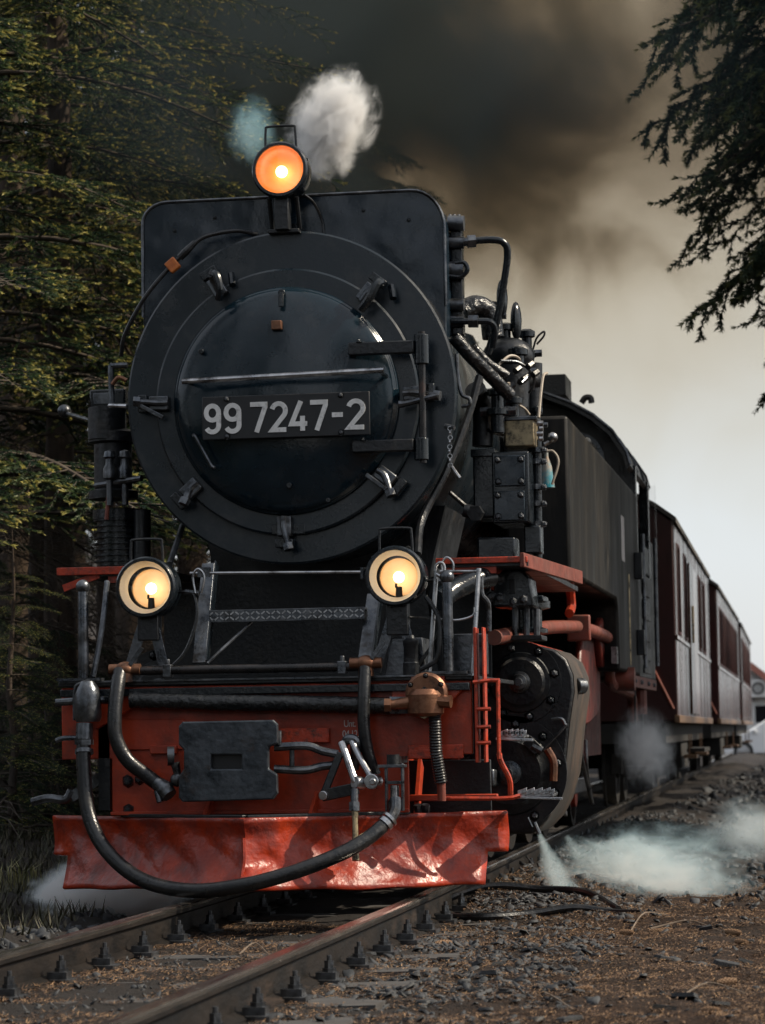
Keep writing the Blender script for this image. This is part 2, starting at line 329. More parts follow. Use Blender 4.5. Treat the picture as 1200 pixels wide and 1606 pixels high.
def ground_mat():
    m = bpy.data.materials.new('needle_litter_soil'); m.use_nodes = True; N = m.node_tree.nodes; L = m.node_tree.links; b = N['Principled BSDF']
    t = N.new('ShaderNodeTexCoord')
    def noise(s, d=6, r=.65, st=None):
        n = N.new('ShaderNodeTexNoise'); n.inputs['Scale'].default_value = s; n.inputs['Detail'].default_value = d; n.inputs['Roughness'].default_value = r
        L.new(t.outputs['Object'], n.inputs[0]); return n
    n1 = noise(48, 8, .8); r1 = N.new('ShaderNodeValToRGB'); e = r1.color_ramp.elements
    e[0].position = .34; e[0].color = (.010,.007,.006,1); e[1].position = .76; e[1].color = (.22,.115,.055,1); x = e.new(.54); x.color = (.045,.025,.015,1)
    L.new(n1.outputs['Fac'], r1.inputs[0])
    n2 = noise(1.3, 5); r2 = N.new('ShaderNodeMapRange'); r2.inputs[1].default_value = .42; r2.inputs[2].default_value = .62; L.new(n2.outputs['Fac'], r2.inputs[0])
    mx = N.new('ShaderNodeMix'); mx.data_type = 'RGBA'; mx.inputs[7].default_value = (.032,.028,.026,1); L.new(r1.outputs[0], mx.inputs[6])
    # oily, sooty ballast close to the track
    sp = N.new('ShaderNodeSeparateXYZ'); L.new(t.outputs['Object'], sp.inputs[0])
    a = N.new('ShaderNodeMath'); a.operation = 'MULTIPLY_ADD'; a.inputs[1].default_value = .0175; a.inputs[2].default_value = -.2; L.new(sp.outputs[1], a.inputs[0])
    s2 = N.new('ShaderNodeMath'); s2.operation = 'ADD'; L.new(sp.outputs[0], s2.inputs[0]); L.new(a.outputs[0], s2.inputs[1])
    nn = N.new('ShaderNodeMath'); nn.operation = 'MULTIPLY_ADD'; nn.inputs[1].default_value = 1.4; nn.inputs[2].default_value = -.7; L.new(n2.outputs['Fac'], nn.inputs[0])
    s3 = N.new('ShaderNodeMath'); s3.operation = 'ADD'; L.new(s2.outputs[0], s3.inputs[0]); L.new(nn.outputs[0], s3.inputs[1])
    yw = N.new('ShaderNodeMath'); yw.operation = 'MULTIPLY'; yw.use_clamp = True; yw.inputs[1].default_value = .16; L.new(sp.outputs[1], yw.inputs[0])
    s4 = N.new('ShaderNodeMath'); s4.operation = 'SUBTRACT'; L.new(s3.outputs[0], s4.inputs[0]); L.new(yw.outputs[0], s4.inputs[1]); s3 = s4
    mr = N.new('ShaderNodeMapRange'); mr.inputs[1].default_value = .75; mr.inputs[2].default_value = 1.35; mr.inputs[3].default_value = .78; mr.inputs[4].default_value = .0; L.new(s3.outputs[0], mr.inputs[0])
    ad = N.new('ShaderNodeMath'); ad.operation = 'MULTIPLY_ADD'; ad.inputs[1].default_value = .55; ad.use_clamp = True; L.new(r2.outputs[0], ad.inputs[0]); L.new(mr.outputs[0], ad.inputs[2])
    L.new(ad.outputs[0], mx.inputs[0]); L.new(mx.outputs[2], b.inputs['Base Color']); b.inputs['Roughness'].default_value = .9; b.inputs['Specular IOR Level'].default_value = .25
    n4 = noise(55, 6, .7); bp = N.new('ShaderNodeBump'); bp.inputs['Distance'].default_value = .03; L.new(n4.outputs['Fac'], bp.inputs['Height']); L.new(bp.outputs[0], b.inputs['Normal'])
    return m
gm.materials.append(ground_mat())

# ------------------------------------------------------------------ railway track
track = tag(empty('railway_track', (.2, 0, -.165)), 'narrow-gauge track with worn shiny rails on half-buried sleepers under the locomotive', 'railway track')
T0 = Vector((.2, 0, -.165))
prof = [(-.062,-.150),(.062,-.150),(.062,-.138),(.012,-.122),(.010,-.045),(.030,-.032),(.0315,-.017),(.031,-.006),(.025,0),(-.025,0),(-.031,-.006),(-.0315,-.017),(-.030,-.032),(-.010,-.045),(-.012,-.122),(-.062,-.138)]
ys = list(np.arange(-9, 12, .75)) + list(np.arange(12, 75, 3))
for s in (-1, 1):
    mb = MB(); n = len(prof)
    for y in ys:
        for (px_, pz) in prof: mb.v.append((tc(y) + s*.51 + px_ - T0.x, y, pz - T0.z))
    for j in range(len(ys)-1):
        for i in range(n): mb.f.append((j*n+i, j*n+(i+1) % n, (j+1)*n+(i+1) % n, (j+1)*n+i))
    r = mb.build('rail', M['railside'], track, angle=25); r.data.materials.append(M['railtop'])
    for p in r.data.polygons:
        if p.center.z > .150: p.material_index = 1
random.seed(11)
slm = []
for k in range(4):
    b = MB(); L_ = .86; vs = []
    for i in range(9):
        x = -L_ + 2*L_*i/8
        for (yy, zz) in ((-.115,-.12),(.115,-.12),(.115,0),(.0,.004),(-.115,0)):
            vs.append((x + random.uniform(-.01,.01), yy + random.uniform(-.010,.010), zz + random.uniform(-.007,.005)))
    b.v = vs; b.f = [(j*5+i, j*5+(i+1) % 5, (j+1)*5+(i+1) % 5, (j+1)*5+i) for j in range(8) for i in range(5)] + [(4,3,2,1,0), (40,41,42,43,44)]
    slm.append(b.mesh('sleeper')); slm[-1].materials.append(M['sleeper'])
def clip_mesh():
    b = MB(); b.box(.055, .135, -.07, .07, 0, .018); b.box(.04, .115, -.035, .035, .018, .044)
    b.cyl((.085,0,.04), (.085,0,.058), .026, n=8); b.cyl((.085,0,.058), (.085,0,.085), .019, n=6); b.cyl((.085,0,.085), (.085,0,.104), .009, n=8)
    me = b.mesh('rail_clip'); me.materials.append(M['dsteel']); return me
clm = clip_mesh()
yy = -8.2; k = 0
while yy < 40:
    y = yy + random.uniform(-.03, .03)
    s = bpy.data.objects.new('sleeper', slm[k % 4]); COL.objects.link(s); s.parent = track; s.location = (tc(y) - T0.x + random.uniform(-.04,.04), y, .010 - T0.z - .150 - .005*0); s.location.z = -.152 - T0.z; s.rotation_euler[2] = random.uniform(-.02,.02)
    if yy < 14:
        for side in (-1, 1):
            for io in (-1, 1):
                c = bpy.data.objects.new('rail_clip', clm); COL.objects.link(c); c.parent = s
                c.location = (side*.51 - (s.location.x - (tc(y) - T0.x)), 0, .002); c.rotation_euler[2] = 0 if io > 0 else math.pi
    yy += .62; k += 1

# ------------------------------------------------------------------ steam locomotive
loco = tag(empty('steam_locomotive', (0, 0, 0)), 'black steam tank locomotive with red buffer beam, plough and three lit headlamps', 'locomotive')
def part(name, mb, m, parent=None, bevel=0.0, angle=35): return mb.build(name, M[m], parent or loco, bevel, angle=angle)
hb = MB(); hb.lathe([(.0, 1.25), (.55, 1.2), (.9, .85), (1, .6), (1, 0), (1.35, 0), (1.35, -.2), (0, -.2)][::-1], (0,0,0), (0,0,1), 6)
BOLT = hb.mesh('bolt'); BOLT.materials.append(M['dsteel'])
BOLT2 = BOLT.copy(); BOLT2.materials.clear(); BOLT2.materials.append(M['black'])
def bolt(parent, p, d, r, bright=False):
    o = bpy.data.objects.new('bolt', BOLT if bright else BOLT2); COL.objects.link(o); o.parent = parent; o.location = p
    o.rotation_euler = Vector(d).to_track_quat('Z', 'Y').to_euler(); o.scale = (r, r, r); return o
F_ = Vector((0, -1, 0))
def prect(x0, yt, x1, yb, Y):        # picture rectangle -> X0, X1, Z0, Z1 on the plane Y
    a = at(x0, (yt+yb)/2, Y); b = at(x1, (yt+yb)/2, Y); c = at((x0+x1)/2, yt, Y); d = at((x0+x1)/2, yb, Y); return a.x, b.x, d.z, c.z
def fbox(name, x0, yt, x1, yb, Y, depth, m, parent=None, bevel=.004):
    X0, X1, Z0, Z1 = prect(x0, yt, x1, yb, Y); return part(name, MB().box(X0, X1, Y, Y+depth, Z0, Z1), m, parent, bevel)
def arc(cx_, cz, r, a0, a1, n): return [(cx_ + r*math.cos(R_(a0 + (a1-a0)*i/n)), cz + r*math.sin(R_(a0 + (a1-a0)*i/n))) for i in range(n+1)]

M['pipe'] = mat('worn_black_pipe', (.012,.012,.013), (.03,.026,.025), .2, .4, metal=.3, scale=16, c3=(.10,.05,.04), wscale=8, wlo=.56, whi=.75)
ZB = 2.452                                     # boiler centre height
# boiler, smokebox, chimney, domes
part('boiler', MB().lathe([(.70, 2.4), (.70, 8.9)], (0,0,ZB), (0,1,0), 48), 'black')
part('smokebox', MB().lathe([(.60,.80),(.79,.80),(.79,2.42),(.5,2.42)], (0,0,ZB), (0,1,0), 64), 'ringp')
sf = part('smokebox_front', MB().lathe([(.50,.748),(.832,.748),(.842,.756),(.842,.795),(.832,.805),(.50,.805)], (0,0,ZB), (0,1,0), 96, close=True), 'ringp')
part('chimney', MB().lathe([(.24,3.0),(.24,3.38),(.28,3.42),(.28,3.47),(.22,3.47),(.2,3.0)], (0,1.55,0), (0,0,1), 32), 'blackm')
part('steam_dome', MB().lathe([(.36,3.0),(.36,3.32),(.30,3.44),(.14,3.5),(0,3.51)], (0,5.6,0), (0,0,1), 32), 'black')
part('sand_dome', MB().lathe([(.34,3.0),(.34,3.26),(.28,3.38),(.12,3.44),(0,3.45)], (0,4.2,0), (0,0,1), 32), 'black')
# smokebox door: stepped ring and shallow dish
ZD = 2.425
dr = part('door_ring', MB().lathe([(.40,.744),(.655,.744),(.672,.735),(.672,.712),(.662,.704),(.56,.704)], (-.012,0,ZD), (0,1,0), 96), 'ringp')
prof_d = [(.572,.70),(.574,.690),(.566,.682)] + [(.562*math.cos(t), .680 - .10*math.sin(t)) for t in np.linspace(0, math.pi/2, 14)]
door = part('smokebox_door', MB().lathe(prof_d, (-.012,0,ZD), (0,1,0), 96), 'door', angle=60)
def doory(x, z): r = min(1, math.hypot(x+.012, z-ZD)/.562); return .680 - .10*math.sqrt(max(0, 1-r*r))
def ond(px, py, lift=0.0):                      # a point of the picture on the door's dished surface
    p = at(px, py, .62)
    for _ in range(4): p = at(px, py, doory(p.x, p.z) - lift)
    return p
for a in np.arange(0, 360, 7.5):                # rivets of the front ring
    pass
# number plate
X0, X1, Z0, Z1 = prect(317, 618, 580, 686, .53)
npl = part('number_plate', MB().box(X0, X1, .53, .545, Z0, Z1), 'numplate', bevel=.004)
for (u, v) in ((.15,.93),(.83,.93),(.15,.07),(.83,.07)): bolt(npl, (X0+(X1-X0)*u, .53, Z0+(Z1-Z0)*v), F_, .0125, True)
for s in (-1, 1): part('bracket', MB().box(s*.28-.02, s*.28+.02, .545, .62, (Z0+Z1)/2-.05, (Z0+Z1)/2+.05), 'black', npl)
def ac(cx_, cy_, rx, ry, a0, a1, n=10): return [(cx_ + rx*math.cos(R_(a0+(a1-a0)*i/n)), cy_ + ry*math.sin(R_(a0+(a1-a0)*i/n))) for i in range(n+1)]
GLY = {'9': [ac(.28,.70,.22,.24,0,360,20), [(.50,.70),(.50,.28)] + ac(.28,.28,.22,.22,0,-155,9)[1:]],
       '7': [[(.04,.94),(.52,.94),(.52,.84),(.24,.0)]],
       '2': [ac(.28,.70,.22,.24,165,-35,11) + [(.07,.06),(.52,.06)]],
       '4': [[(.36,1.0),(.05,.24),(.56,.24)], [(.41,.50),(.41,.0)]],
       '-': [[(.06,.5),(.40,.5)]]}
# (glyph, x of its left edge, width) in the picture
for ch, xa, xb in (('9',321,346),('9',352,378),('7',391,418),('2',424,451),('4',455,482),('7',485,513),('-',518,541),('2',544,573)):
    p = at(xa, 655, .53); q = at(xb, 655, .53); w_ = (q.x - p.x); hgt = .148; zb = (Z0+Z1)/2 - .074 - .004
    g = MB(); gw = .56 if ch != '-' else .46
    for st in GLY[ch]: g.ribbon([(a*w_/gw, b*hgt) for a, b in st], .0235, lambda u, v, d, x=p.x, k=GLY[ch].index(st): (x+u, .5295-d-(.0008*k if d else -.0004*k), zb+v), .006)
    g.build('digit', M['white'], npl)
# hand rail over the plate
a, b = at(286, 601, .49), at(602, 582, .49); zh = (a.z + b.z)/2 + .005
hr = part('door_handrail', MB().tube([(a.x,.49,zh-.008),(b.x,.49,zh+.012)], .0145, 10, smooth=False), 'steel')
for x in (a.x+.012, b.x-.012): part('bracket', MB().cyl((x,.49,zh), (x,.64,zh), .011, n=10), 'black', hr)
gh = part('grab_handle', MB().tube([ond(304,683,.0), ond(304,683,.05), ond(309,690,.055), ond(330,728,.055), ond(335,733,.05), ond(335,733,0)], .0095, 8), 'dsteel')
# door hinge: two straps, knuckles and a pin
hg = part('door_hinge', MB().cyl(at(661,520,.60), at(664,726,.60), .0175, n=14), 'pipe')
for (x0, y0, x1, y1, x2) in ((547, 536, 640, 556, 675), (553, 690, 640, 709, 676)):
    A, Bx, Z0_, Z1_ = prect(x0, y0, x1, y1, .585); st = MB(); n = 8
    C_ = at(x2, (y0+y1)/2, .585).x
    for i in range(n):
        xa = A + (Bx-A)*i/n; xb = A + (Bx-A)*(i+1)/n; st.box(xa, xb, .572, .60, Z0_ + .004*(i == 0), Z1_ - .004*(i == 0))
    st = MB().box(A, Bx+.03, .565, .615, Z0_, Z1_)
    sp = part('hinge_strap', st, 'blackm', hg, .006)
    k = at(661, (y0+y1)/2, .60)
    part('knuckle', MB().cyl((k.x,.60,Z0_-.055 if y0 < 600 else Z0_-.045), (k.x,.60,Z1_+.03 if y0 < 600 else Z1_+.005), .037, n=16), 'black', hg, .004)
    bolt(hg, (A+.055, .565, Z1_-.0), (0,0,1), .012)
# clamp dogs round the door: block, swing bolt with nut
def dog(px, py, ang, hpx, hpy, Y=.70, name='door_clamp'):
    p = at(px, py, Y); c = Vector((-.012, Y, ZD)); rad = (p - c).normalized(); tan = Vector((-rad.z, 0, rad.x))
    b = MB().obox(p + F_*.02, rad, F_, tan, .050, .03, .036)
    o = part(name, b, 'dsteel', bevel=.006)
    q = at(hpx, hpy, Y-.07); s_ = p + F_*.05
    part('swing_bolt', MB().tube([s_ - rad*.05, s_, q], .015, 10, rad=[.015,.018,.014]), 'dsteel', o)
    part('nut', MB().cyl(q - (q-s_).normalized()*.012, q + (q-s_).normalized()*.022, .027, n=6), 'dsteel', o)
    part('lug', MB().obox(p + rad*.085 + F_*.012, rad, F_, tan, .022, .03, .045), 'black', o, .005)
    return o
dog(343, 452, 0, 336, 438); dog(578, 462, 0, 592, 446); dog(252, 634, 0, 216, 630); dog(302, 768, 0, 290, 785); dog(606, 748, 0, 612, 772); dog(448, 826, 0, 452, 856); dog(650, 618, 0, 684, 620)
part('clamp_lever', MB().bar(at(212,632,.63), at(256,655,.63), .022, .014), 'dsteel', bevel=.004)
part('clamp_lever', MB().bar(at(574,744,.62), at(606,768,.62), .022, .014), 'dsteel', bevel=.004)
part('clamp_lever', MB().tube([at(626,634,.60), at(640,632,.60), at(686,620,.60)], .016, 8, rad=[.02,.015,.014]), 'dsteel')
part('hook_lever', MB().tube([at(343,470,.60), at(345,455,.58), at(340,432,.58), at(333,428,.61)], .02, 8), 'black')
part('hook_lever', MB().tube([at(566,486,.60), at(578,470,.58), at(590,446,.58), at(597,441,.61)], .022, 8), 'black')
part('peg', MB().tube([at(363,430,.70), at(365,447,.66)], .018, 8, smooth=False), 'black'); part('peg', MB().tube([at(614,448,.70), at(617,468,.67)], .018, 8, smooth=False), 'black')
# studs on the door
for px, py, r in ((317,552,.014),(455,762,.014),(516,785,.013),(443,460,.018)):
    p = ond(px, py); part('stud', MB().cyl(p, p+F_*.03, r, n=12), 'black', door, .003)
p = ond(443, 470); part('stud', MB().tube([p+F_*.03+Vector((0,0,.03)), p+F_*.035-Vector((0,0,.04))], .014, 8, smooth=False), 'black', door)
p = ond(435, 511); part('latch_block', MB().box(p.x-.026, p.x+.026, p.y-.03, p.y+.02, p.z-.022, p.z+.024), 'bronze', door, .004)
fbox('maker_tab', 426, 822, 478, 838, .700, .02, 'black', door)
ch = MB()
for i in range(9):
    p = at(706 + .5*math.sin(i), 672 + i*7.2, .70); ch.lathe([(.009,-.004),(.013,-.004),(.013,.004),(.009,.004)], p, (1,0,0) if i % 2 else F_, 10, close=True)
part('chain', ch, 'steel'); part('chain_pin', MB().cyl(at(708,732,.69), at(721,750,.69), .010, n=8), 'steel'); part('chain_eye', MB().cyl(at(698,668,.72), at(713,671,.70), .012, n=8), 'dsteel')

# feed water heater casing behind the smokebox top
Xs, Zt = .782, 3.492
poly = [(-Xs, 2.45), (Xs, 2.45)] + arc(Xs-.17, Zt-.20, .185, 0, 90, 8)
poly = [(-Xs,2.5),(Xs,2.5)] + [(Xs - .17*(1-math.cos(t)) , Zt - .20*(1-math.sin(t))) for t in np.linspace(0, math.pi/2, 9)] + [(-Xs + .13*(1-math.cos(t)), Zt - .11*(1-math.sin(t))) for t in np.linspace(math.pi/2, 0, 7)]
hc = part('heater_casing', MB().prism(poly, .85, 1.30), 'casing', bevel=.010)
rim = [Vector((x, .848, z)) for x, z in poly[2:]]
part('rim_bead', MB().tube([Vector((Xs,.848,2.9))] + rim + [Vector((-Xs,.848,2.9))], .008, 6, smooth=False), 'dsteel', hc)
for px, py in ((337,341),(274,362),(570,330),(641,345)): bolt(hc, at(px, py, .85), F_, .009)
part('flue_bracket', MB().box(.0-.05, .05, .80, .86, 3.25, 3.34), 'black')

# headlamps
def headlamp(px, py, rpx, Y, amber, L_=.20):
    c = at(px, py, Y); e = at(px + rpx, py, Y); R = (e.x - c.x)
    h = MB().lathe([(R*.90,0),(R*1.0,.006),(R*1.04,.02),(R*1.04,.045),(R*.99,.05),(R*1.0,.06),(R*1.0,L_*.8),(R*.9,L_),(R*.45,L_+.035),(.0,L_+.04)], c, (0,1,0), 40, cap=False)
    inner = [(R*.90,0),(R*.885,.004)]
    h = MB().lathe([(R*.885,.012),(R*.885,.0),(R*.98,.0),(R*1.04,.014),(R*1.04,.05),(R*.99,.055),(R*1.0,.065),(R*1.0,L_*.82),(R*.88,L_),(R*.45,L_+.035),(.0,L_+.04)], c, (0,1,0), 48, cap=False)
    o = part('headlamp', h, 'black', angle=30)
    if amber:
        part('reflector', MB().lathe([(R*.885,.012),(R*.86,.03)] + [(R*.86*math.cos(t), .03 + .075*math.sin(t)) for t in np.linspace(0, math.pi/2, 12)], c, (0,1,0), 40, cap=False), 'amber', o, angle=60)
    else:
        part('rim_ring', MB().lathe([(R*.885,.010),(R*.80,.045),(R*.72,.065),(R*.72,.075)], c, (0,1,0), 40, cap=False), 'cream', o, angle=60)
        part('baffle', MB().lathe([(R*.72,.075),(R*.86,.08),(R*.86,.13),(R*.66,.131)], c, (0,1,0), 40, cap=False), 'numplate', o)
        part('reflector', MB().lathe([(R*.68,.128)] + [(R*.68*math.cos(t), .13 + .05*math.sin(t)) for t in np.linspace(0, math.pi/2, 10)], c, (0,1,0), 40, cap=False), 'reflector', o, angle=60)
    by = .06 if amber else .125
    bz = -.002 if amber else .0
    part('bulb', MB().sphere(c + Vector((0, by, bz)), .030 if amber else .027, 16, 10), 'bulb2' if amber else 'bulb', o)
    if not amber:
        part('bulb_holder', MB().cyl(c + Vector((0,by,-.095)), c + Vector((0,by,-.045)), .018, .015, 12).cyl(c + Vector((-.012,by-.01,-.03)), c + Vector((-.012,by-.01,-.05)), .006, n=6), 'blackm', o)
        part('wing_nut', MB().cyl(c + Vector((-.06,.10,-.088)), c + Vector((-.045,.10,-.088)), .008, n=6), 'blackm', o)
    part('glass', MB().lathe([(R*.884,.006),(R*.6,.0),(.0,-.008)], c, (0,1,0), 40, cap=False), 'lens', o)
    t = R*1.02
    part('handle', MB().tube([c + Vector((-.078,.04,t*.75)), c + Vector((-.075,.04,t+.065)), c + Vector((-.06,.04,t+.085)), c + Vector((.06,.04,t+.085)), c + Vector((.075,.04,t+.065)), c + Vector((.08,.04,t*.75))], .0065, 8, sub=4), 'blackm', o)
    for k in range(3): bolt(o, c + Vector((R*1.03*math.cos(R_(20+120*k)), .035, R*1.03*math.sin(R_(20+120*k)))), (math.cos(R_(20+120*k)), 0, math.sin(R_(20+120*k))), .007)
    return o, c, R
lt, c, R = headlamp(438, 265, 42.5, .62, True, .17)
part('lamp_bracket', MB().box(c.x-.035, c.x+.035, .66, .74, c.z-R-.16, c.z-R+.02).box(c.x-.08, c.x+.08, .70, .86, c.z-R-.17, c.z-R-.15), 'blackm', lt, .004)
for sx in (-.07, .07): part('bracket_leg', MB().tube([(c.x+sx,.70,c.z-R+.01),(c.x+sx,.78,c.z-R-.14)], .012, 8, smooth=False), 'blackm', lt)
part('lamp_cable', MB().tube([(c.x+.10,.75,c.z-.11), at(492,318,.80), at(505,345,.84), at(508,366,.84)], .007, 6), 'rubber', lt)
for px, py in ((227, 921), (619, 903)):
    lo, c, R = headlamp(px, py, 45.5, -.02, False, .19)
    part('lamp_bracket', MB().box(c.x-.05, c.x+.05, .03, .11, 1.22, c.z-R+.03), 'blackm', lo, .004)
    for sx in (-.07, .05): part('bracket_leg', MB().bar((c.x+sx*.4,.06,1.30), (c.x+sx*1.6,.06,1.05), .05, .012), 'dsteel', lo, .002)
    part('lamp_cable', MB().tube([(c.x+R,.10,c.z-.02),(c.x+R+.07,.08,c.z-.03),(c.x+R+.09,.06,c.z-.15),(c.x+R+.04,.05,c.z-.30),(c.x+R-.04,.04,1.08)], .0085, 6), 'rubber', lo)
    part('cable_plug', MB().cyl((c.x+R+.03,.09,c.z-.02),(c.x+R+.10,.08,c.z-.03), .013, n=8), 'dsteel', lo)
    part('cable_loop', MB().tube([(c.x+R+.085,.06,c.z-.03),(c.x+R+.075,.06,c.z+.05),(c.x+R+.10,.06,c.z+.085),(c.x+R+.13,.06,c.z+.05),(c.x+R+.115,.06,c.z-.03)], .006, 6), 'steel', lo)

# electric cable with orange tag on the heater casing
cb = part('cable', MB().tube([at(404,368,.80), at(370,362,.77), at(325,370,.74), at(303,384,.72), at(262,424,.70), at(225,470,.68), at(196,525,.72), at(190,558,.78)], .011, 8), 'rubber')
part('connector', MB().tube([at(306,380,.71), at(292,394,.70), at(282,404,.70)], .018, 10, rad=[.015,.021,.019]), 'rubber', cb)
part('tag', MB().obox(at(271,416,.695), (1,0,.8), F_, (-.8,0,1), .030, .016, .032), 'orange', cb, .006)

# front deck, buffer beam
zf = 1.026
deck = part('front_deck', MB().box(-.99, 1.0, -.02, 1.6, zf-.022, zf), 'blackm', bevel=.004)
part('deck_edge', MB().box(-.98, .99, -.032, -.0205, zf-.006, zf+.004), 'dsteel', deck, .002)
beam = part('buffer_beam', MB().prism([(-.735,.40),(.685,.40),(.685,.66),(.99,.66),(.99,1.0),(-.98,1.0),(-.98,.66),(-.735,.66)], .0, .035), 'red', bevel=.005)
part('beam_flange', MB().box(-.97, .985, -.06, -.001, .955, .99), 'black', beam, .004)
part('beam_rib', MB().box(-.735, .69, -.03, -.001, .395, .412), 'red', beam, .003)
for x in (-.66, -.60): bolt(beam, (x, .0, .56), F_, .02)
for z in (.47, .60): bolt(beam, (-.655, .0, z-.05), F_, .022)
fbox('beam_panel', 440, 1142, 516, 1165, -.03, .028, 'redb', beam); 
fbox('beam_panel', 190, 1128, 290, 1176, -.012, .011, 'red', beam)
fbox('beam_panel', 640, 1168, 727, 1190, -.012, .011, 'redb', beam)
fbox('valve_mount', 645, 1061, 697, 1092, -.05, .045, 'redb', beam)
g = MB().prism([(.80,.80),(.955,.96),(.955,.99),(.62,.99),(.62,.90)], -.045, -.002); part('gusset', g, 'red', beam, .004)
part('gusset', MB().prism([(-.80,.80),(-.955,.96),(-.955,.99),(-.62,.99),(-.62,.90)], -.045, -.002), 'red', beam, .004)
# text
def text(s, px, py, hpx, Y, parent):
    cu = bpy.data.curves.new('lettering', 'FONT'); cu.body = s; p = at(px, py, Y); q = at(px, py-hpx, Y); cu.size = (q.z-p.z)*1.38; cu.extrude = .0004; cu.space_character = .92
    cu.materials.append(M['letter']); o = bpy.data.objects.new('lettering', cu); COL.objects.link(o); o.parent = parent; o.location = p; o.rotation_euler = (R_(90), 0, 0); o.scale = (.80, 1.0, 1)
    dg = bpy.context.evaluated_depsgraph_get(); me = bpy.data.meshes.new_from_object(o.evaluated_get(dg)); k = bpy.data.objects.new('lettering', me); COL.objects.link(k); k.parent = parent; k.location = p; k.rotation_euler = (R_(90), 0, 0); k.scale = (.80, 1, 1)
    if not me.materials: me.materials.append(M['letter'])
    bpy.data.objects.remove(o); k.name = 'lettering'; return k
text('Unt.', 539, 1140, 11, -.002, beam); text('04.12.', 537, 1156, 11, -.002, beam)
# lagged pipe across the beam, brake pipe with elbows
part('lagged_pipe', MB().tube([at(205,1098,-.07), at(330,1102,-.075), at(470,1104,-.075), at(628,1108,-.07)], .040, 12, sub=14), 'lag')
part('pipe_union', MB().cyl(at(612,1106,-.075), at(640,1106,-.07), .045, n=6), 'dsteel')
a = at(205,1056,-.06); b = at(585,1041,-.06)
bp_ = part('brake_pipe', MB().cyl((a.x,-.06,1.073), (b.x,-.06,1.073), .021, n=12), 'pipe')
for (px, py) in ((196,1050),(574,1040)):
    p = at(px, py, -.07); part('elbow', MB().sphere(p, .044, 14, 10, (1.1,.9,.85)).cyl(p-Vector((.075,0,.0)), p+Vector((.075,0,0)), .026, n=12).cyl(p, p-Vector((0,0,.06)), .036, n=14), 'bronze', bp_)
    part('cock_handle', MB().bar(p+Vector((.03,-.02,.02)), p+Vector((.09,-.02,.10)), .02, .012), 'dsteel', bp_)
for px in (263, 537):
    p = at(px, 1046, -.06); part('pipe_clamp', MB().box(p.x-.02, p.x+.02, -.085, -.03, 1.04, 1.10).cyl((p.x,-.06,1.09),(p.x,-.06,1.125),.012,n=6), 'dsteel', bp_, .003)
# hoses
h1 = part('air_hose', MB().tube([at(132,1150,-.16), at(131,1200,-.18), at(140,1280,-.22), at(170,1338,-.30), at(225,1381,-.40), at(300,1397,-.52), at(380,1389,-.56), at(460,1368,-.54), at(535,1339,-.46), at(578,1314,-.38), at(600,1296,-.33)], .034, 14, sub=8), 'rubber')
p = at(608,1288,-.31); part('hose_clip', MB().cyl(at(602,1294,-.325), at(607,1289,-.315), .039, n=14).cyl(at(610,1286,-.31), at(613,1283,-.305), .039, n=14), 'steel', h1)
part('hose_fitting', MB().tube([at(598,1297,-.33), at(612,1285,-.31), at(620,1270,-.28), at(620,1252,-.26)], .026, 10), 'dsteel', h1)
vb = part('air_cock_body', MB().lathe([(.0,0),(.055,.0),(.064,.02),(.064,.12),(.05,.16),(.03,.19),(.0,.20)], at(138,1132,-.14), (0,0,1), 20), 'dsteel')
part('cock_frame', MB().tube([at(117,1130,-.15), at(117,1085,-.15), at(124,1073,-.15), at(142,1072,-.15), at(151,1085,-.15), at(151,1130,-.15)], .0085, 8, sub=4), 'dsteel', vb)
part('union', MB().cyl(at(133,1135,-.15), at(132,1160,-.16), .040, n=16).cyl(at(132,1160,-.16), at(132,1168,-.16), .046, n=6).cyl(at(132,1176,-.165), at(132,1182,-.17), .044, n=16), 'dsteel', vb)
part('cock_lever', MB().tube([at(88,1162,-.16), at(100,1158,-.16), at(130,1157,-.16)], .012, 8), 'dsteel', vb)
part('cock_spout', MB().cyl(at(88,1102,-.14), at(115,1100,-.14), .018, n=10), 'dsteel', vb); part('cock_spout', MB().cyl(at(155,1098,-.14), at(172,1098,-.1), .02, n=10), 'dsteel', vb)
h2 = part('brake_hose', MB().tube([at(189,1052,-.08), at(184,1080,-.13), at(180,1120,-.17), at(182,1158,-.18), at(200,1192,-.17), at(232,1218,-.15), at(256,1236,-.14)], .034, 14, sub=8), 'rubber')
part('hose_coupling', MB().tube([at(243,1226,-.15), at(258,1238,-.15), at(266,1248,-.16)], .040, 12, rad=[.030,.044,.038]).cyl(at(246,1240,-.16), at(251,1258,-.17), .016, n=8), 'dsteel', h2, angle=50)
h3 = part('brake_hose', MB().tube([at(573,1046,-.08), at(571,1090,-.12), at(571,1140,-.13), at(577,1180,-.12), at(588,1215,-.10)], .029, 14, sub=8), 'rubber')
rb = MB(); P_ = [at(680,1092,-.12), at(682,1130,-.12), at(684,1180,-.11), at(692,1228,-.09)]
for i in range(34):
    t = i/33*(len(P_)-1); k = min(int(t), len(P_)-2); p = P_[k].lerp(P_[k+1], t-k); rb.v += []; 
prr = []; ptt = []
for i in range(67):
    t = i/66*(len(P_)-1); k = min(int(t), len(P_)-2); ptt.append(P_[k].lerp(P_[k+1], t-k)); prr.append(.031 if i % 2 else .026)
h4 = part('ribbed_hose', MB().tube(ptt, .03, 14, rad=prr, smooth=False), 'rubber')
part('hose_end', MB().cyl(at(692,1225,-.09), at(693,1256,-.085), .020, n=12), 'redpipe', h4)
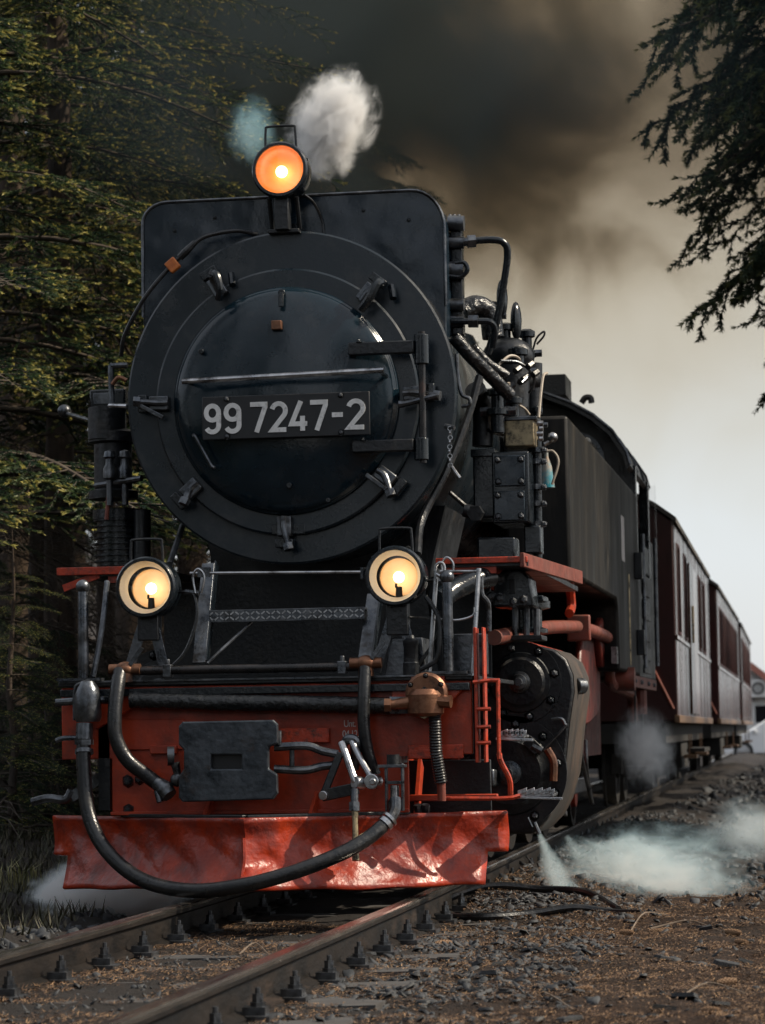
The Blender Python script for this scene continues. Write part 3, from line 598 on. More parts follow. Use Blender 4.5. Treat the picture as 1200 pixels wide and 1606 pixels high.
# bronze brake valve
p = at(666,1098,-.13)
bv = part('brake_valve', MB().lathe([(.0,0),(.085,.0),(.098,.015),(.098,.045),(.085,.06),(.07,.09),(.0,.09)], p + Vector((.006,.0,.03)), (0,1,0), 28).lathe([(.07,0),(.085,.015),(.085,.10),(.065,.125),(.0,.13)], p + Vector((0,.03,-.075)), (0,0,1), 24), 'bronze')
part('valve_arm', MB().cyl(p + Vector((-.16,-.01,-.02)), p + Vector((-.06,.02,-.01)), .022, .032, 12).cyl(p + Vector((-.185,-.012,-.02)), p + Vector((-.155,-.01,-.02)), .034, n=6), 'bronze', bv); part('valve_arm', MB().cyl(p + Vector((.06,.0,-.005)), p + Vector((.125,-.01,-.01)), .030, n=8), 'bronze', bv)
bolt(bv, p + Vector((0,-.002,.03)), F_, .024); 
for k in range(6): bolt(bv, p + Vector((.006+.082*math.cos(R_(60*k+30)), .0, .03+.082*math.sin(R_(60*k+30)))), F_, .010)
part('valve_cap', MB().cyl(p + Vector((0,-.03,-.05)), p + Vector((0,.02,-.05)), .035, n=8), 'brass', bv)

# centre coupler head with slot and notch
def ppoly(pts, Y): return [(at(x, y, Y).x, at(x, y, Y).z) for x, y in pts]
Yc = -.30
cp = MB(); out = [(286,1132),(428,1129),(435,1136),(435,1166),(421,1172),(421,1206),(434,1214),(435,1244),(428,1254),(286,1258),(280,1251),(280,1218),(288,1206),(288,1176),(280,1168),(280,1139)]
S0, S1, S2, S3 = 331, 1184, 379, 1206
bm = bmesh.new()
ov = [bm.verts.new((x, Yc, z)) for x, z in ppoly(out, Yc)]; iv = [bm.verts.new((x, Yc, z)) for x, z in ppoly([(S0,S1),(S2,S1),(S2,S3),(S0,S3)], Yc)]
eds = [bm.edges.new((ov[i], ov[(i+1) % len(ov)])) for i in range(len(ov))] + [bm.edges.new((iv[i], iv[(i+1) % 4])) for i in range(4)]
bmesh.ops.triangle_fill(bm, use_beauty=True, edges=eds)
ex = bmesh.ops.extrude_face_region(bm, geom=list(bm.faces))
for v in ex['geom']:
    if isinstance(v, bmesh.types.BMVert): v.co.y += .035
bmesh.ops.recalc_face_normals(bm, faces=bm.faces)
me = bpy.data.meshes.new('coupler_head'); bm.to_mesh(me); bm.free(); me.materials.append(M['plate'])
cph = bpy.data.objects.new('coupler_head', me); COL.objects.link(cph); cph.parent = loco
bv_ = cph.modifiers.new('bevel', 'BEVEL'); bv_.width = .007; bv_.segments = 2; bv_.limit_method = 'ANGLE'; bv_.angle_limit = R_(50)
X0, X1, Z0, Z1 = prect(310, 1160, 405, 1230, Yc+.06)
part('draw_gear_box', MB().box(X0, X1, Yc+.06, -.001, Z0, Z1), 'blackm', cph, .008)
part('coupler_backplate', MB().box(X0+.02, X1-.02, Yc+.04, Yc+.058, Z0+.03, Z1-.03), 'numplate', cph)
e_ = at(268,1186,-.14); part('safety_shackle', MB().lathe([(.022,-.016),(.045,-.016),(.045,.016),(.022,.016)], e_, (1,.25,0), 18, close=True).cyl(e_+Vector((.02,.0,-.03)), e_+Vector((.035,.0,-.10)), .022, .016, 10).sphere(e_+Vector((.03,0,-.11)), .034), 'dsteel', cph)
part('shackle_bracket', MB().box(e_.x-.13, e_.x, -.03, -.002, e_.z+.01, e_.z+.05), 'red', beam, .004)
part('coupler_link', MB().tube([at(430,1172,-.22), at(480,1170,-.20), at(505,1178,-.18), at(530,1183,-.17)], .020, 10), 'dsteel', cph)
part('coupler_link', MB().tube([at(430,1206,-.22), at(478,1208,-.20), at(505,1202,-.18), at(528,1200,-.17)], .020, 10), 'dsteel', cph)
part('link_pin', MB().cyl(at(437,1146,-.23), at(437,1168,-.23), .014, n=10), 'dsteel', cph); part('link_pin', MB().cyl(at(458,1170,-.2), at(458,1206,-.2), .012, n=10), 'dsteel', cph)
# screw coupling hanging from its hook
sc = part('screw_coupling', MB().tube([at(536,1165,-.16), at(545,1190,-.20), at(556,1222,-.24), at(562,1232,-.24)], .018, 10), 'steel')
part('shackle_arm', MB().tube([at(551,1161,-.16), at(566,1192,-.20), at(584,1222,-.24)], .015, 10), 'steel', sc)
part('hook', MB().tube([at(540,1168,-.13), at(545,1160,-.15), at(556,1162,-.15), at(558,1180,-.13), at(556,1205,-.1)], .028, 10, rad=[.016,.024,.026,.026,.022]), 'dsteel', sc)
part('side_plate', MB().bar(at(534,1180,-.18), at(507,1248,-.2), .035, .018).bar(at(505,1248,-.21), at(562,1236,-.23), .055, .02), 'blackm', sc, .005)
part('swivel', MB().cyl(at(556,1227,-.26), at(570,1229,-.22), .030, n=16).cyl(at(582,1226,-.27), at(590,1226,-.21), .036, n=18).cyl(at(584,1226,-.285), at(586,1226,-.265), .017, n=6), 'steel', sc, .004)
part('pin', MB().cyl(at(506,1248,-.24), at(512,1247,-.20), .022, n=12), 'steel', sc, .003)
part('tommy_bar', MB().tube([at(556,1262,-.30), at(557,1290,-.32), at(558,1350,-.36)], .016, 10, rad=[.019,.013,.017]), 'brass', sc)
part('tommy_bar_head', MB().cyl(at(556,1258,-.30), at(556,1272,-.305), .026, n=6).cyl(at(556,1238,-.28), at(556,1262,-.30), .018, n=10), 'dsteel', sc)
# dummy coupling bracket where the air hose is parked
X0, X1, Z0, Z1 = prect(604, 1204, 633, 1272, -.25)
db = part('hose_parking_bracket', MB().box(X0, X0+.010, -.26, -.22, Z0, Z1).box(X1-.010, X1, -.26, -.22, Z0+.0, Z1+.02).box(X0-.03, X1+.01, -.27, -.20, Z1, Z1+.014).box(X0, X1, -.26, -.22, Z1-.075, Z1-.06), 'dsteel', bevel=.002)
part('parking_sleeve', MB().cyl(((X0+X1)/2,-.24,Z0+.0), ((X0+X1)/2,-.24,Z0+.05), .030, n=16).cyl(((X0+X1)/2,-.24,Z0+.05), ((X0+X1)/2,-.24,Z1-.08), .020, n=12), 'steel', db)
part('parking_arm', MB().box(X0+.02, X1-.02, -.22, .0, Z1+.02, Z1+.05).cyl(((X0+X1)/2-.005,-.24,Z1+.014),((X0+X1)/2-.005,-.24,Z1+.06),.030,n=12), 'blackm', db)

# plough: V in plan, concave and battered
def plow():
    nU, nV = 72, 16; vs = []; fs = []
    def zlo(u): return .045 + .004*math.sin(u*9.1) + .003*math.sin(u*23+1) + .014*(1-abs(u))
    for j in range(nV+1):
        t = j/nV
        for i in range(nU+1):
            u = -1 + 2*i/nU; au = abs(u)
            x = u*1.105; y = -.43 + .73*au
            if t < .30 and au > .93: pass
            z = zlo(u)*(1-t) + (.39)*t
            y += .10*(1-t)**2*-1 + .05*math.sin(t*math.pi)*.8
            y += .007*math.sin(u*11+t*3)*(1-t) + .012*math.sin(u*31+t*9+1.3)*(1-t)*t*3 + .010*(vnoise(u*3, t*1.5, .35, 5)-.5)*4*(1-t*.7)
            y -= .012*math.exp(-(u/.012)**2)
            vs.append((x, y, z))
    W_ = nU+1
    for j in range(nV):
        for i in range(nU):
            u = abs(-1 + 2*(i+.5)/nU); t = (j+.5)/nV
            if u > .915 and t < .46: continue
            fs.append((j*W_+i, j*W_+i+1, (j+1)*W_+i+1, (j+1)*W_+i))
    m = MB(); m.v = vs; m.f = fs; return m
pl = part('snow_plough', plow(), 'plow', angle=80)
sm = pl.modifiers.new('thick', 'SOLIDIFY'); sm.thickness = .014; sm.offset = 1
part('plough_weld', MB().tube([(.0,-.462,.30),(.003,-.475,.2),(-.004,-.49,.13),(.0,-.50,.07)], .010, 6), 'plow', pl)
for x in (-.7, -.25, .25, .7): part('plough_stay', MB().bar((x, -.40+.66*abs(x)+.06, .34), (x, .3, .62), .09, .016, (1,0,0)), 'red', pl)
part('plough_top_bar', MB().bar((-.68,.02,.393),(.0,-.40,.393), .05,.016,(0,0,1)).bar((.68,.02,.393),(.0,-.40,.393), .05,.016,(0,0,1)), 'blackm', pl, .003)

# steps and posts on the deck
for (x0, y0, x1, y1) in ((327,884,312,1040),(586,932,572,1034)):
    a = at(x0, y0, .30); b = at(x1, y1, .05); part('upright', MB().bar(a, b, .062, .012, (0,1,0)), 'dsteel', bevel=.002); part('upright_web', MB().bar(a+Vector((.034,.03,0)), b+Vector((.034,.03,0)), .008, .06, (0,1,0)), 'black')
X0, X1, Z0, Z1 = prect(328, 952, 572, 970, .16)
st = part('step_tread', MB().box(X0, X1, .16, .36, Z0+.035, Z0+.047).box(X0, X1, .155, .163, Z0-.012, Z0+.047), 'dsteel', bevel=.002)
dm = MB()
for i in range(30):
    for k in range(2):
        x = X0 + (X1-X0)*(i+.5)/30; dm.obox((x, .154, Z0+.006+k*.024), (1,0,.8 if (i+k) % 2 else -.8), F_, (-.8 if (i+k) % 2 else .8,0,1), .010, .003, .003)
part('tread_pattern', dm, 'steel', st)
part('stay_rod', MB().cyl(at(395,975,.2), at(325,1040,.05), .008, n=8), 'dsteel')
part('conduit_rod', MB().cyl(at(298,899,.10), at(570,897,.10), .0075, n=8), 'steel')
part('conduit_clip', MB().cyl(at(570,890,.10), at(570,908,.10), .016, n=8).box(at(320,900,.1).x-.03, at(320,900,.1).x+.03, .09,.12, at(320,905,.1).z, at(320,890,.1).z), 'dsteel')
for (x, yt, yb) in ((130,920,1062),(701,905,1056)):
    t = at(x, yt, -.03); part('deck_post', MB().lathe([(.026,0),(.024,t.z-zf-.03),(.020,t.z-zf-.015)], (t.x,-.03,zf+.0), (0,0,1), 14).sphere(t, .034, 16, 10).box(t.x-.12, t.x+.09, -.07, .02, zf+.0045, zf+.018), 'dsteel', angle=40)
part('guide_rod', MB().tube([at(168,912,.15), at(160,985,.05), at(146,1062,-.02)], .014, 8), 'dsteel')
part('guide_rod', MB().tube([at(684,905,.02), at(680,960,.0), at(673,1062,-.02)], .011, 8), 'steel')
part('guide_rod', MB().tube([at(751,897,.02), at(750,905,.02), at(741,1060,-.02)], .012, 8), 'steel')
part('guide_rod', MB().tube([at(690,896,.02), at(751,896,.02)], .007, 8, smooth=False), 'steel')
part('pull_loop', MB().tube([at(683,908,.0), at(683,890,.0), at(688,883,.0), at(694,883,.0), at(697,890,.0), at(696,900,.0), at(690,903,.0), at(684,900,.0)], .007, 8, sub=4), 'steel')
part('grab_wire', MB().tube([at(640,968,.1), at(672,969,.05), at(700,972,.0), at(722,972,.0), at(742,965,.0), at(744,952,.0)], .006, 6), 'steel')
part('grab_wire', MB().tube([at(668,936,.0), at(686,964,-.03), at(690,1000,-.04), at(684,1035,-.04), at(660,1050,-.03)], .011, 8), 'rubber')
part('bent_pipe', MB().tube([at(754,905,.06), at(756,932,.06), at(766,948,.06), at(767,990,.06)], .012, 8), 'dsteel')
part('deck_box', MB().prism([(at(603,1058,.08).x, zf+.001), (at(668,1058,.08).x, zf+.001), (at(662,1000,.08).x, at(650,1000,.08).z), (at(612,998,.08).x, at(650,1000,.08).z)], .08, .30), 'dsteel', bevel=.004)
p = at(645,1052,.02); part('oil_can', MB().lathe([(.038,0),(.038,.06),(.034,.065),(.034,.14),(.037,.145),(.037,.165),(.02,.175),(.015,.19),(0,.19)], (p.x,.02,zf+.001), (0,0,1), 18), 'blackm')
fbox('deck_panel', 694, 994, 762, 1058, .12, .10, 'dsteel')
# red ladder at the deck corner
X0, X1, Z0, Z1 = prect(757, 990, 769, 1060, .02)
ld = part('corner_post', MB().box(1.005, 1.02, -.03, .06, .62, 1.245).box(1.045, 1.055, -.03, .06, .62, 1.245), 'redb', bevel=.003)
part('corner_frame', MB().tube([at(742,1070,-.03), at(779,1067,-.03), at(781,1080,-.03), at(783,1190,-.03)], .010, 6, sub=3), 'redb', ld)
for py in (1112,1140,1165):
    p = at(758, py, -.04); part('rung', MB().cyl(p-Vector((.03,0,0)), p+Vector((.035,0,0)), .009, n=8), 'redb', ld)
part('step_hanger', MB().tube([at(783,1182,-.02), at(786,1195,-.01), at(799,1222,.02), at(801,1246,.04)], .013, 8), 'redb')
def jag(px0, px1, pyt, pyb, Y0, name):
    a = at(px0, pyt, Y0); b = at(px1, pyt, Y0); m = MB()
    m.box(a.x, b.x, Y0, Y0+.20, a.z-.028, a.z-.016)
    n = 9
    for i in range(n):
        x = a.x + (b.x-a.x)*i/n; m.obox((x+.012, Y0, a.z-.008+.006*(i % 2)), (1,0,.3), F_, (0,0,1), .013, .005, .012)
    m.bar((a.x-.02,Y0+.02,a.z-.03),(b.x+.04,Y0+.02,a.z-.04),.012,.05)
    return part(name, m, 'steel', bevel=.002)
jag(784, 822, 1148, 1170, .10, 'side_step'); jag(812, 868, 1240, 1256, .10, 'side_step')
part('step_bar', MB().tube([at(697,1252,.05), at(790,1252,.06), at(815,1248,.08)], .011, 6), 'redb')
fbox('lower_stretcher', 642, 1246, 780, 1256, .12, .05, 'red'); fbox('frame_plate', 640, 1192, 770, 1275, .5, .03, 'blackm')
part('sand_pipe', MB().tube([at(655,1262,.1), at(660,1290,.12)], .02, 8, smooth=False).tube([at(668,1262,.1), at(666,1285,.12)], .02, 8, smooth=False), 'dsteel')

# running boards with red edges
for s in (-1, 1):
    rbx = [(s*.70,.90),(s*1.16,.90),(s*1.16,3.6),(s*.70,3.6)]
    bd = part('running_board', MB().box(min(s*.70,s*1.16), max(s*.70,s*1.16), .92, 3.6, 1.585, 1.612), 'blackm')
    if s > 0:
        e = MB().box(.70, 1.16, .895, .918, 1.600, 1.630); part('board_edge', e, 'redb', bd, .003)
        part('board_edge', MB().obox((1.22, 1.55, 1.60), (.16,1.3,-.02), (0,0,1), (1.3,-.16,0), .68, .036, .012), 'redpipe', bd, .004)
        part('board_bracket', MB().box(.72, 1.0, .93, .95, 1.55, 1.584), 'red', bd)
    else:
        part('board_edge', MB().box(-1.262, -.70, .895, .918, 1.592, 1.632), 'redb', bd, .003)
        part('board_bracket', MB().obox((-1.14,.93,1.56),(1,0,.35),F_,(-.35,0,1),.10,.012,.018).box(-1.0,-.72,.93,.95,1.55,1.584), 'redb', bd)

# compound air pump with cooling fins on the far side
X0, X1, Z0, Z1 = prect(137, 812, 216, 886, 1.15); xc = (X0+X1)/2; rr = (X1-X0)/2
pr = [(.0,Z0)]
for i in range(8):
    z = Z0 + (Z1-Z0)*i/8; h = (Z1-Z0)/8; pr += [(rr*.86, z), (rr*.86, z+h*.62), (rr, z+h*.66), (rr, z+h*.92), (rr*.86, z+h*.96)]
pr += [(rr*1.02,Z1),(rr*1.02,Z1+.05),(rr*.5,Z1+.06),(.0,Z1+.06)]
ap = part('air_pump', MB().lathe(pr, (xc,1.15+rr,0), (0,0,1), 32), 'black')
a = at(140,800,1.2); b = at(190,688,1.2); part('pump_cylinder', MB().lathe([(.0,a.z+.06),(.13,a.z+.06),(.13,a.z+.1),(.10,a.z+.11),(.10,b.z-.02),(.13,b.z-.01),(.13,b.z+.04),(.09,b.z+.06),(0,b.z+.06)], (xc-.03,1.15+rr,0), (0,0,1), 24), 'blackm', ap)
fbox('pump_head', 140, 610, 196, 640, 1.2, .2, 'black', ap, .01); fbox('pump_head_plate', 146, 616, 172, 634, 1.195, .006, 'dsteel', ap)
part('pump_column', MB().cyl(at(168,690,1.25), at(168,640,1.25), .10, n=20), 'blackm', ap)
for px in (172, 196):
    q = at(px, 735, 1.05); part('pump_valve', MB().lathe([(.018,-.19),(.018,-.06),(.034,-.05),(.034,0),(.022,.02),(.022,.05),(.032,.06),(.026,.09),(0,.1)], q, (0,0,1), 14), 'dsteel', ap)
part('pump_pipe', MB().tube([at(176,640,1.0), at(174,580,1.0), at(178,574,1.0), at(200,573,1.0)], .016, 8), 'dsteel', ap)
part('pump_pipe', MB().tube([at(176,603,.95), at(186,592,.95), at(199,597,.95)], .012, 8), 'bronze', ap); part('pump_pipe', MB().tube([at(150,762,1.1), at(222,750,1.0)], .016, 8, smooth=False), 'dsteel', ap); part('pump_pipe', MB().tube([at(167,815,1.05), at(171,770,1.05)], .012, 8, smooth=False), 'redpipe', ap); part('pump_pipe', MB().tube([at(172,636,1.0), at(200,637,.9)], .012, 8, smooth=False), 'steel', ap)
part('regulator_rod', MB().tube([at(104,648,2.2), at(145,660,1.6)], .012, 8, smooth=False).sphere(at(101,645,2.2), .04), 'dsteel')
part('pump_stand', MB().cyl(at(223,800,1.2), at(223,885,1.2), .045, n=14), 'blackm', ap); part('smokebox_stay', MB().cyl(at(286,825,.9), at(266,885,.5), .016, n=8), 'dsteel'); part('smokebox_stay', MB().cyl(at(640,860,.85), at(662,892,.4), .014, n=8), 'dsteel')
# saddle and frame plates
part('smokebox_saddle', MB().prism([(-.62,1.0),(.62,1.0),(.55,1.5),(.66,1.95),(-.66,1.95),(-.55,1.5)], 1.55, 2.35), 'blackm')
part('frame_plate', MB().box(-.42,-.39,.05,11.2,.45,1.0).box(.39,.42,.05,11.2,.45,1.0).box(-.40,.40,.6,.63,.5,1.0), 'red')

# feed pump group beside the smokebox
X0, X1, Z0, Z1 = prect(742, 705, 776, 812, 1.3); part('pump_casting', MB().box(X0, X1, 1.3, 1.6, Z0, Z1), 'black', bevel=.01); fbox('pump_flange', 738, 704, 776, 716, 1.28, .34, 'black')
X0, X1, Z0, Z1 = prect(772, 708, 830, 820, 1.25); fp = part('feed_pump', MB().box(X0, X1, 1.25, 1.65, Z0, Z1), 'black', bevel=.008)
for (ya, yb) in ((714, 762), (770, 816)):
    x0, x1, z0, z1 = prect(775, ya, 823, yb, 1.23); cpl = part('pump_cover', MB().box(x0, x1, 1.232, 1.2495, z0, z1), 'casing', fp, .004)
    for u in (.12, .88):
        for v in (.14, .86): bolt(cpl, (x0+(x1-x0)*u, 1.232, z0+(z1-z0)*v), F_, .0155, True)
part('feed_pipe', MB().tube([at(757,700,1.4), at(757,640,1.4), at(745,610,1.3)], .055, 14), 'blackm'); fbox('lubricator', 748, 842, 808, 878, 1.25, .2, 'black', None, .012)
part('drain_cock', MB().cyl(at(728,800,1.15), at(752,806,1.15), .035, n=14).cyl(at(705,772,1.1), at(735,798,1.15), .012, n=8).cyl(at(745,805,1.1), at(748,805,1.15), .042, n=6), 'blackm')
vp = part('valve_column', MB().cyl(at(842,690,1.5), at(843,885,1.5), .026, n=12), 'black')
for py in (706, 724, 764, 790, 822): part('column_flange', MB().cyl(at(842,py-4,1.5), at(842,py+4,1.5), .050, n=10), 'dsteel', vp); bolt(vp, at(853, py, 1.46), (1,-.3,0), .013, True)
fbox('valve_box', 822, 824, 848, 868, 1.4, .15, 'black', None, .008)
# lubricator pump lit by daylight, with pale copper pipes
lb = fbox('lubricator_pump', 791, 656, 838, 700, 1.35, .18, 'brass', None, .008); fbox('lubricator_lid', 788, 653, 842, 659, 1.34, .2, 'dsteel', lb)
for i in range(4): part('lubricator_nipple', MB().cyl(at(842+4*(i % 2),664+8*i,1.40), at(852,664+8*i,1.40), .014, n=8), 'steel', lb)
part('grease_bottle', MB().lathe([(.0,0),(.045,0),(.03,.12),(.012,.17),(.010,.22),(0,.22)], at(858,765,2.6), (0,0,1), 16), 'teal'); part('grease_wire', MB().tube([at(866,760,2.55), at(876,725,2.55), at(868,708,2.55), at(856,708,2.55)], .008, 6), 'beige'); part('grease_cap', MB().sphere(at(867,686,2.6), .03).cyl(at(854,697,2.6), at(868,690,2.6), .012, n=8), 'steel')
# stack of flanges at the casing's edge, big bent pipe
stx = [at(714,338,1.05), at(714,525,1.05)]
fs_ = part('pipe_stack', MB().box(stx[0].x-.028, stx[0].x+.030, 1.05, 1.14, stx[1].z, stx[0].z), 'black', bevel=.006)
for (py, h) in ((350,16),(380,10),(424,22),(478,10),(503,10)): part('stack_flange', MB().cyl(at(703,py,1.03), at(728,py,1.03), .020+h*.0012, n=12), 'dsteel', fs_)
for i in range(3): bolt(fs_, at(706+7*i, 340, 1.07), (0,0,1), .011, True)
part('stack_loop', MB().tube([at(704,433,1.0), at(722,434,1.0), at(733,424,1.0), at(728,412,1.0), at(714,413,1.0)], .012, 8), 'black', fs_)
bpz = part('injector_pipe', MB().tube([at(737,378,1.04), at(770,376,1.06), at(789,380,1.08), at(796,396,1.10), at(791,440,1.12), at(779,505,1.14), at(765,555,1.15)], .0185, 12, sub=6), 'black')
part('pipe_nut', MB().cyl(at(733,379,1.03), at(746,378,1.04), .034, n=6).cyl(at(708,381,1.02), at(734,379,1.03), .022, n=10), 'dsteel', bpz)
part('injector_pipe', MB().tube([at(708,504,1.0), at(740,504,1.0), at(768,505,1.02), at(776,518,1.05), at(773,545,1.08)], .017, 10), 'black'); part('pipe_nut', MB().cyl(at(735,504,1.0), at(750,504,1.0), .034, n=6), 'dsteel')
part('lagged_steam_pipe', MB().tube([at(712,528,.95), at(740,560,1.0), at(770,590,1.1), at(800,620,1.2)], .036, 12), 'lag'); part('lagged_steam_pipe', MB().tube([at(740,543,1.1), at(765,570,1.15), at(795,590,1.2)], .028, 12), 'lag'); part('lagged_steam_pipe', MB().tube([at(725,490,1.3), at(748,480,1.35), at(768,495,1.4), at(774,530,1.4)], .058, 12), 'lag')
part('wash_out_pipe', MB().tube([at(752,590,1.0), at(735,650,.95), at(700,740,.85), at(662,815,.75), at(655,870,.5)], .020, 8), 'rubber'); part('hook_rod', MB().tube([at(716,555,.88), at(718,590,.88), at(724,618,.88), at(736,625,.88), at(736,635,.88), at(724,637,.88)], .010, 8), 'dsteel')
# valves in front of the cab side tanks
def valve(px, py, Y, h, r, wheel=False):
    p = at(px, py, Y); o = part('steam_valve', MB().lathe([(r*.6,-h),(r*.6,-h*.6),(r,-h*.58),(r,-h*.45),(r*.55,-h*.42),(r*.55,-h*.15),(r*.9,-h*.12),(r*.9,0),(r*.5,h*.05),(0,h*.06)], p, (0,0,1), 16), 'black')
    part('valve_nut', MB().cyl(p-Vector((r*1.5,0,h*.5)), p+Vector((r*1.6,0,-h*.5)), r*.42, n=6), 'dsteel', o)
    if wheel: part('valve_handle', MB().sphere(p+Vector((.06,0,.02)), .055, 12, 8, (.55,.9,1.9)), 'black', o)
    return o
valve(792, 510, 1.7, .22, .055, True); valve(826, 520, 1.9, .24, .050); valve(770, 475, 1.6, .14, .05, True); valve(812, 548, 1.6, .25, .06); valve(780, 612, 1.3, .22, .06); valve(842, 640, 1.6, .18, .035); valve(806, 625, 1.4, .22, .05)
part('valve_chest', MB().sphere(at(797,560,1.7), .13, 18, 12, (1.1,1,.8)), 'blackm'); part('manifold', MB().cyl(at(790,600,1.6), at(840,596,1.7), .06, n=16).cyl(at(800,655,1.6), at(802,575,1.6), .10, n=20).cyl(at(836,650,1.7), at(836,570,1.7), .05, n=16), 'blackm')
part('signal_wire', MB().tube([at(836,548,1.9), at(842,530,1.9), at(853,520,1.9), at(853,527,1.9), at(842,540,1.9)], .006, 6), 'rubber')
random.seed(5)
for pts in (((782,572),(800,558),(815,564),(812,580),(800,592)), ((786,566),(812,568),(832,582),(838,600),(830,616)), ((766,640),(772,675),(790,682),(840,690)), ((818,600),(830,590),(838,592),(836,610)), ((798,600),(800,625),(822,640),(830,650)), ((845,655),(848,620),(852,590),(858,585))):
    part('copper_pipe', MB().tube([at(x, y, 1.30+.06*i) for i, (x, y) in enumerate(pts)], .0075, 6), random.choice(['beige','dsteel','beige']))
for px, py in ((808,582),(820,596),(828,575),(815,600),(798,608),(836,588)): part('pipe_union', MB().cyl(at(px,py,1.35), at(px+7,py-5,1.38), .018, n=6), 'blackm')

# cylinders: casing that wraps the valve chest and the cylinder, with bolted covers
def cylinder_group(s):
    pts = [(840,1012),(868,1018),(888,1034),(898,1058),(900,1085),(893,1130),(888,1180),(884,1215),(872,1258),(858,1285),(836,1308)]
    o2 = [(at(x, y, 2.0).x, at(x, y, 2.0).z) for x, y in pts]
    poly = o2 + [(.70, o2[-1][1]), (.55,.5), (.55,1.2), (.75, o2[0][1]+.01)]
    poly = [(s*x, z) for x, z in poly]
    cas = part('cylinder', MB().prism(poly, 2.0, 2.95), 'blackm', bevel=.012)
    band = MB(); n = len(o2)
    for dy0, dy1, d in ((2.02, 2.93, .004),):
        q = [(s*(x+d), z) for x, z in o2]
        band.v += [(x, dy0, z) for x, z in q] + [(x, dy1, z) for x, z in q]; band.f += [(i, i+1, n+i+1, n+i) for i in range(n-1)]
    part('cladding', band, 'clad', cas)
    for (px, py, r, nb, hub) in ((816,1070,.22,8,.058),(800,1212,.305,10,.065)):
        c = at(px, py, 1.98); c.x *= s
        cv = part('cylinder_cover', MB().lathe([(0,-.03),(r*.55,-.03),(r*.62,-.015),(r*.72,-.012),(r*.75,.0),(r,.0),(r,.03),(0,.03)], (c.x,1.985,c.z), (0,1,0), 44), 'blackm', cas)
        part('cover_hub', MB().lathe([(0,-.11),(hub*.35,-.11),(hub*.4,-.09),(hub*.7,-.085),(hub*.75,-.06),(hub,-.055),(hub,-.028)], (c.x,1.985,c.z), (0,1,0), 20), 'dsteel', cas)
        for k in range(nb): a = 2*math.pi*(k+.3)/nb; bolt(cv, (c.x + r*.86*math.cos(a), 1.985, c.z + r*.86*math.sin(a)), F_, .020, s > 0 and k % 2 == 0)
    return cas
M['clad'] = mat('rusty_cylinder_cladding', (.030,.028,.027), (.06,.05,.042), .45, .6, scale=4, stretch=(1,1,.4), c3=(.12,.08,.058), wscale=3.5, wlo=.5, whi=.72, bump=.002, bscale=30, spec=.22)
cg = cylinder_group(1); cylinder_group(-1)
part('relief_valve', MB().box(at(888,1066,2.1).x-.01, at(888,1066,2.1).x+.05, 2.1, 2.2, at(888,1082,2.1).z, at(888,1066,2.1).z).cyl(at(902,1076,2.2), at(914,1076,2.25), .045, n=12), 'dsteel', cg, .004)
part('drain_rod', MB().tube([at(865,1128,1.95), at(880,1127,1.95), at(886,1135,1.95), at(884,1142,1.95), at(846,1182,1.94)], .009, 6), 'dsteel', cg); part('drain_elbow', MB().cyl(at(835,1170,1.94), at(850,1178,1.94), .026, n=10), 'dsteel', cg)
part('link_plate', MB().bar(at(826,1160,1.93), at(845,1178,1.93), .06, .02), 'blackm', cg, .004); part('cock_linkage', MB().tube([at(858,1175,1.93), at(868,1195,1.93), at(868,1225,1.93)], .022, 8), 'bronze', cg)
part('drain_pipe', MB().tube([at(838,1290,1.95), at(846,1308,1.95)], .012, 8, smooth=False).cyl(at(828,1282,1.93), at(835,1297,1.93), .006, n=6), 'dsteel', cg)
cbk = part('cylinder_bracket', MB().prism(ppoly([(772,952),(776,905),(790,893),(818,893),(832,908),(838,952)], 1.25), 1.25, 1.5), 'black', bevel=.012)
fbox('slot_shade_block', 799, 908, 808, 932, 1.246, .02, 'numplate', cbk, .003)  # solid black block, painted as the shade inside a slot
for px, py in ((784,938),(822,940),(784,908),(806,944),(770,935)): bolt(cbk, at(px, py, 1.245), F_, .022, True)
sch = part('steam_chest', MB().lathe([(.0,0),(.10,0),(.10,.02),(.07,.03),(.07,.12),(.115,.13),(.115,.165),(.0,.165)], at(826,962,1.6) + Vector((0,.1,-.10)), (0,0,1), 20), 'black')
for px in (808, 826, 842): part('stud_bolt', MB().cyl(at(px,955,1.58), at(px,1000,1.58), .017, n=8), 'dsteel', sch)
fbox('chest_flange', 804, 934, 852, 944, 1.52, .26, 'black', sch, .006); fbox('chest_flange', 800, 996, 850, 1004, 1.52, .26, 'blackm', sch, .004)
part('exhaust_pipe', MB().tube([at(688,942,.7), at(712,925,.8), at(745,910,.9), at(768,905,1.0)], .055, 14), 'black')

# side tanks, cab, bunker
for s in (-1, 1):
    XS = 1.11
    xa, xb = (.72, XS) if s > 0 else (-XS, -.72)
    tk = part('side_tank', MB().prismx([(3.70,1.70),(7.15,1.70),(7.26,1.64),(7.30,1.5),(7.30,1.19),(9.45,1.19),(9.45,2.655),(3.70,2.655)], xa, xb), 'tank', bevel=.022)
    if s > 0:
        p = atx(975,866,XS); q = atx(975,888,XS); part('tank_plate', MB().box(XS, XS+.003, p.y-.0, p.y+.28, 2.02, 2.36), 'letter', tk)
        part('tank_beading', MB().cyl((XS, 8.35, 1.25), (XS, 8.35, 1.95), .010, n=6), 'brass', tk)
        part('tank_handle', MB().tube([(XS-.1,6.0,2.65),(XS-.1,6.0,2.74),(XS-.1,6.3,2.76),(XS-.1,6.4,2.65)], .018, 8), 'dsteel', tk)
roofp = [(0,3.52),(.22,3.505),(.42,3.455),(.62,3.375),(.80,3.27),(.95,3.14),(1.06,2.97),(1.09,2.86)]
full = [(-x, z) for x, z in roofp[::-1]][:-1] + roofp
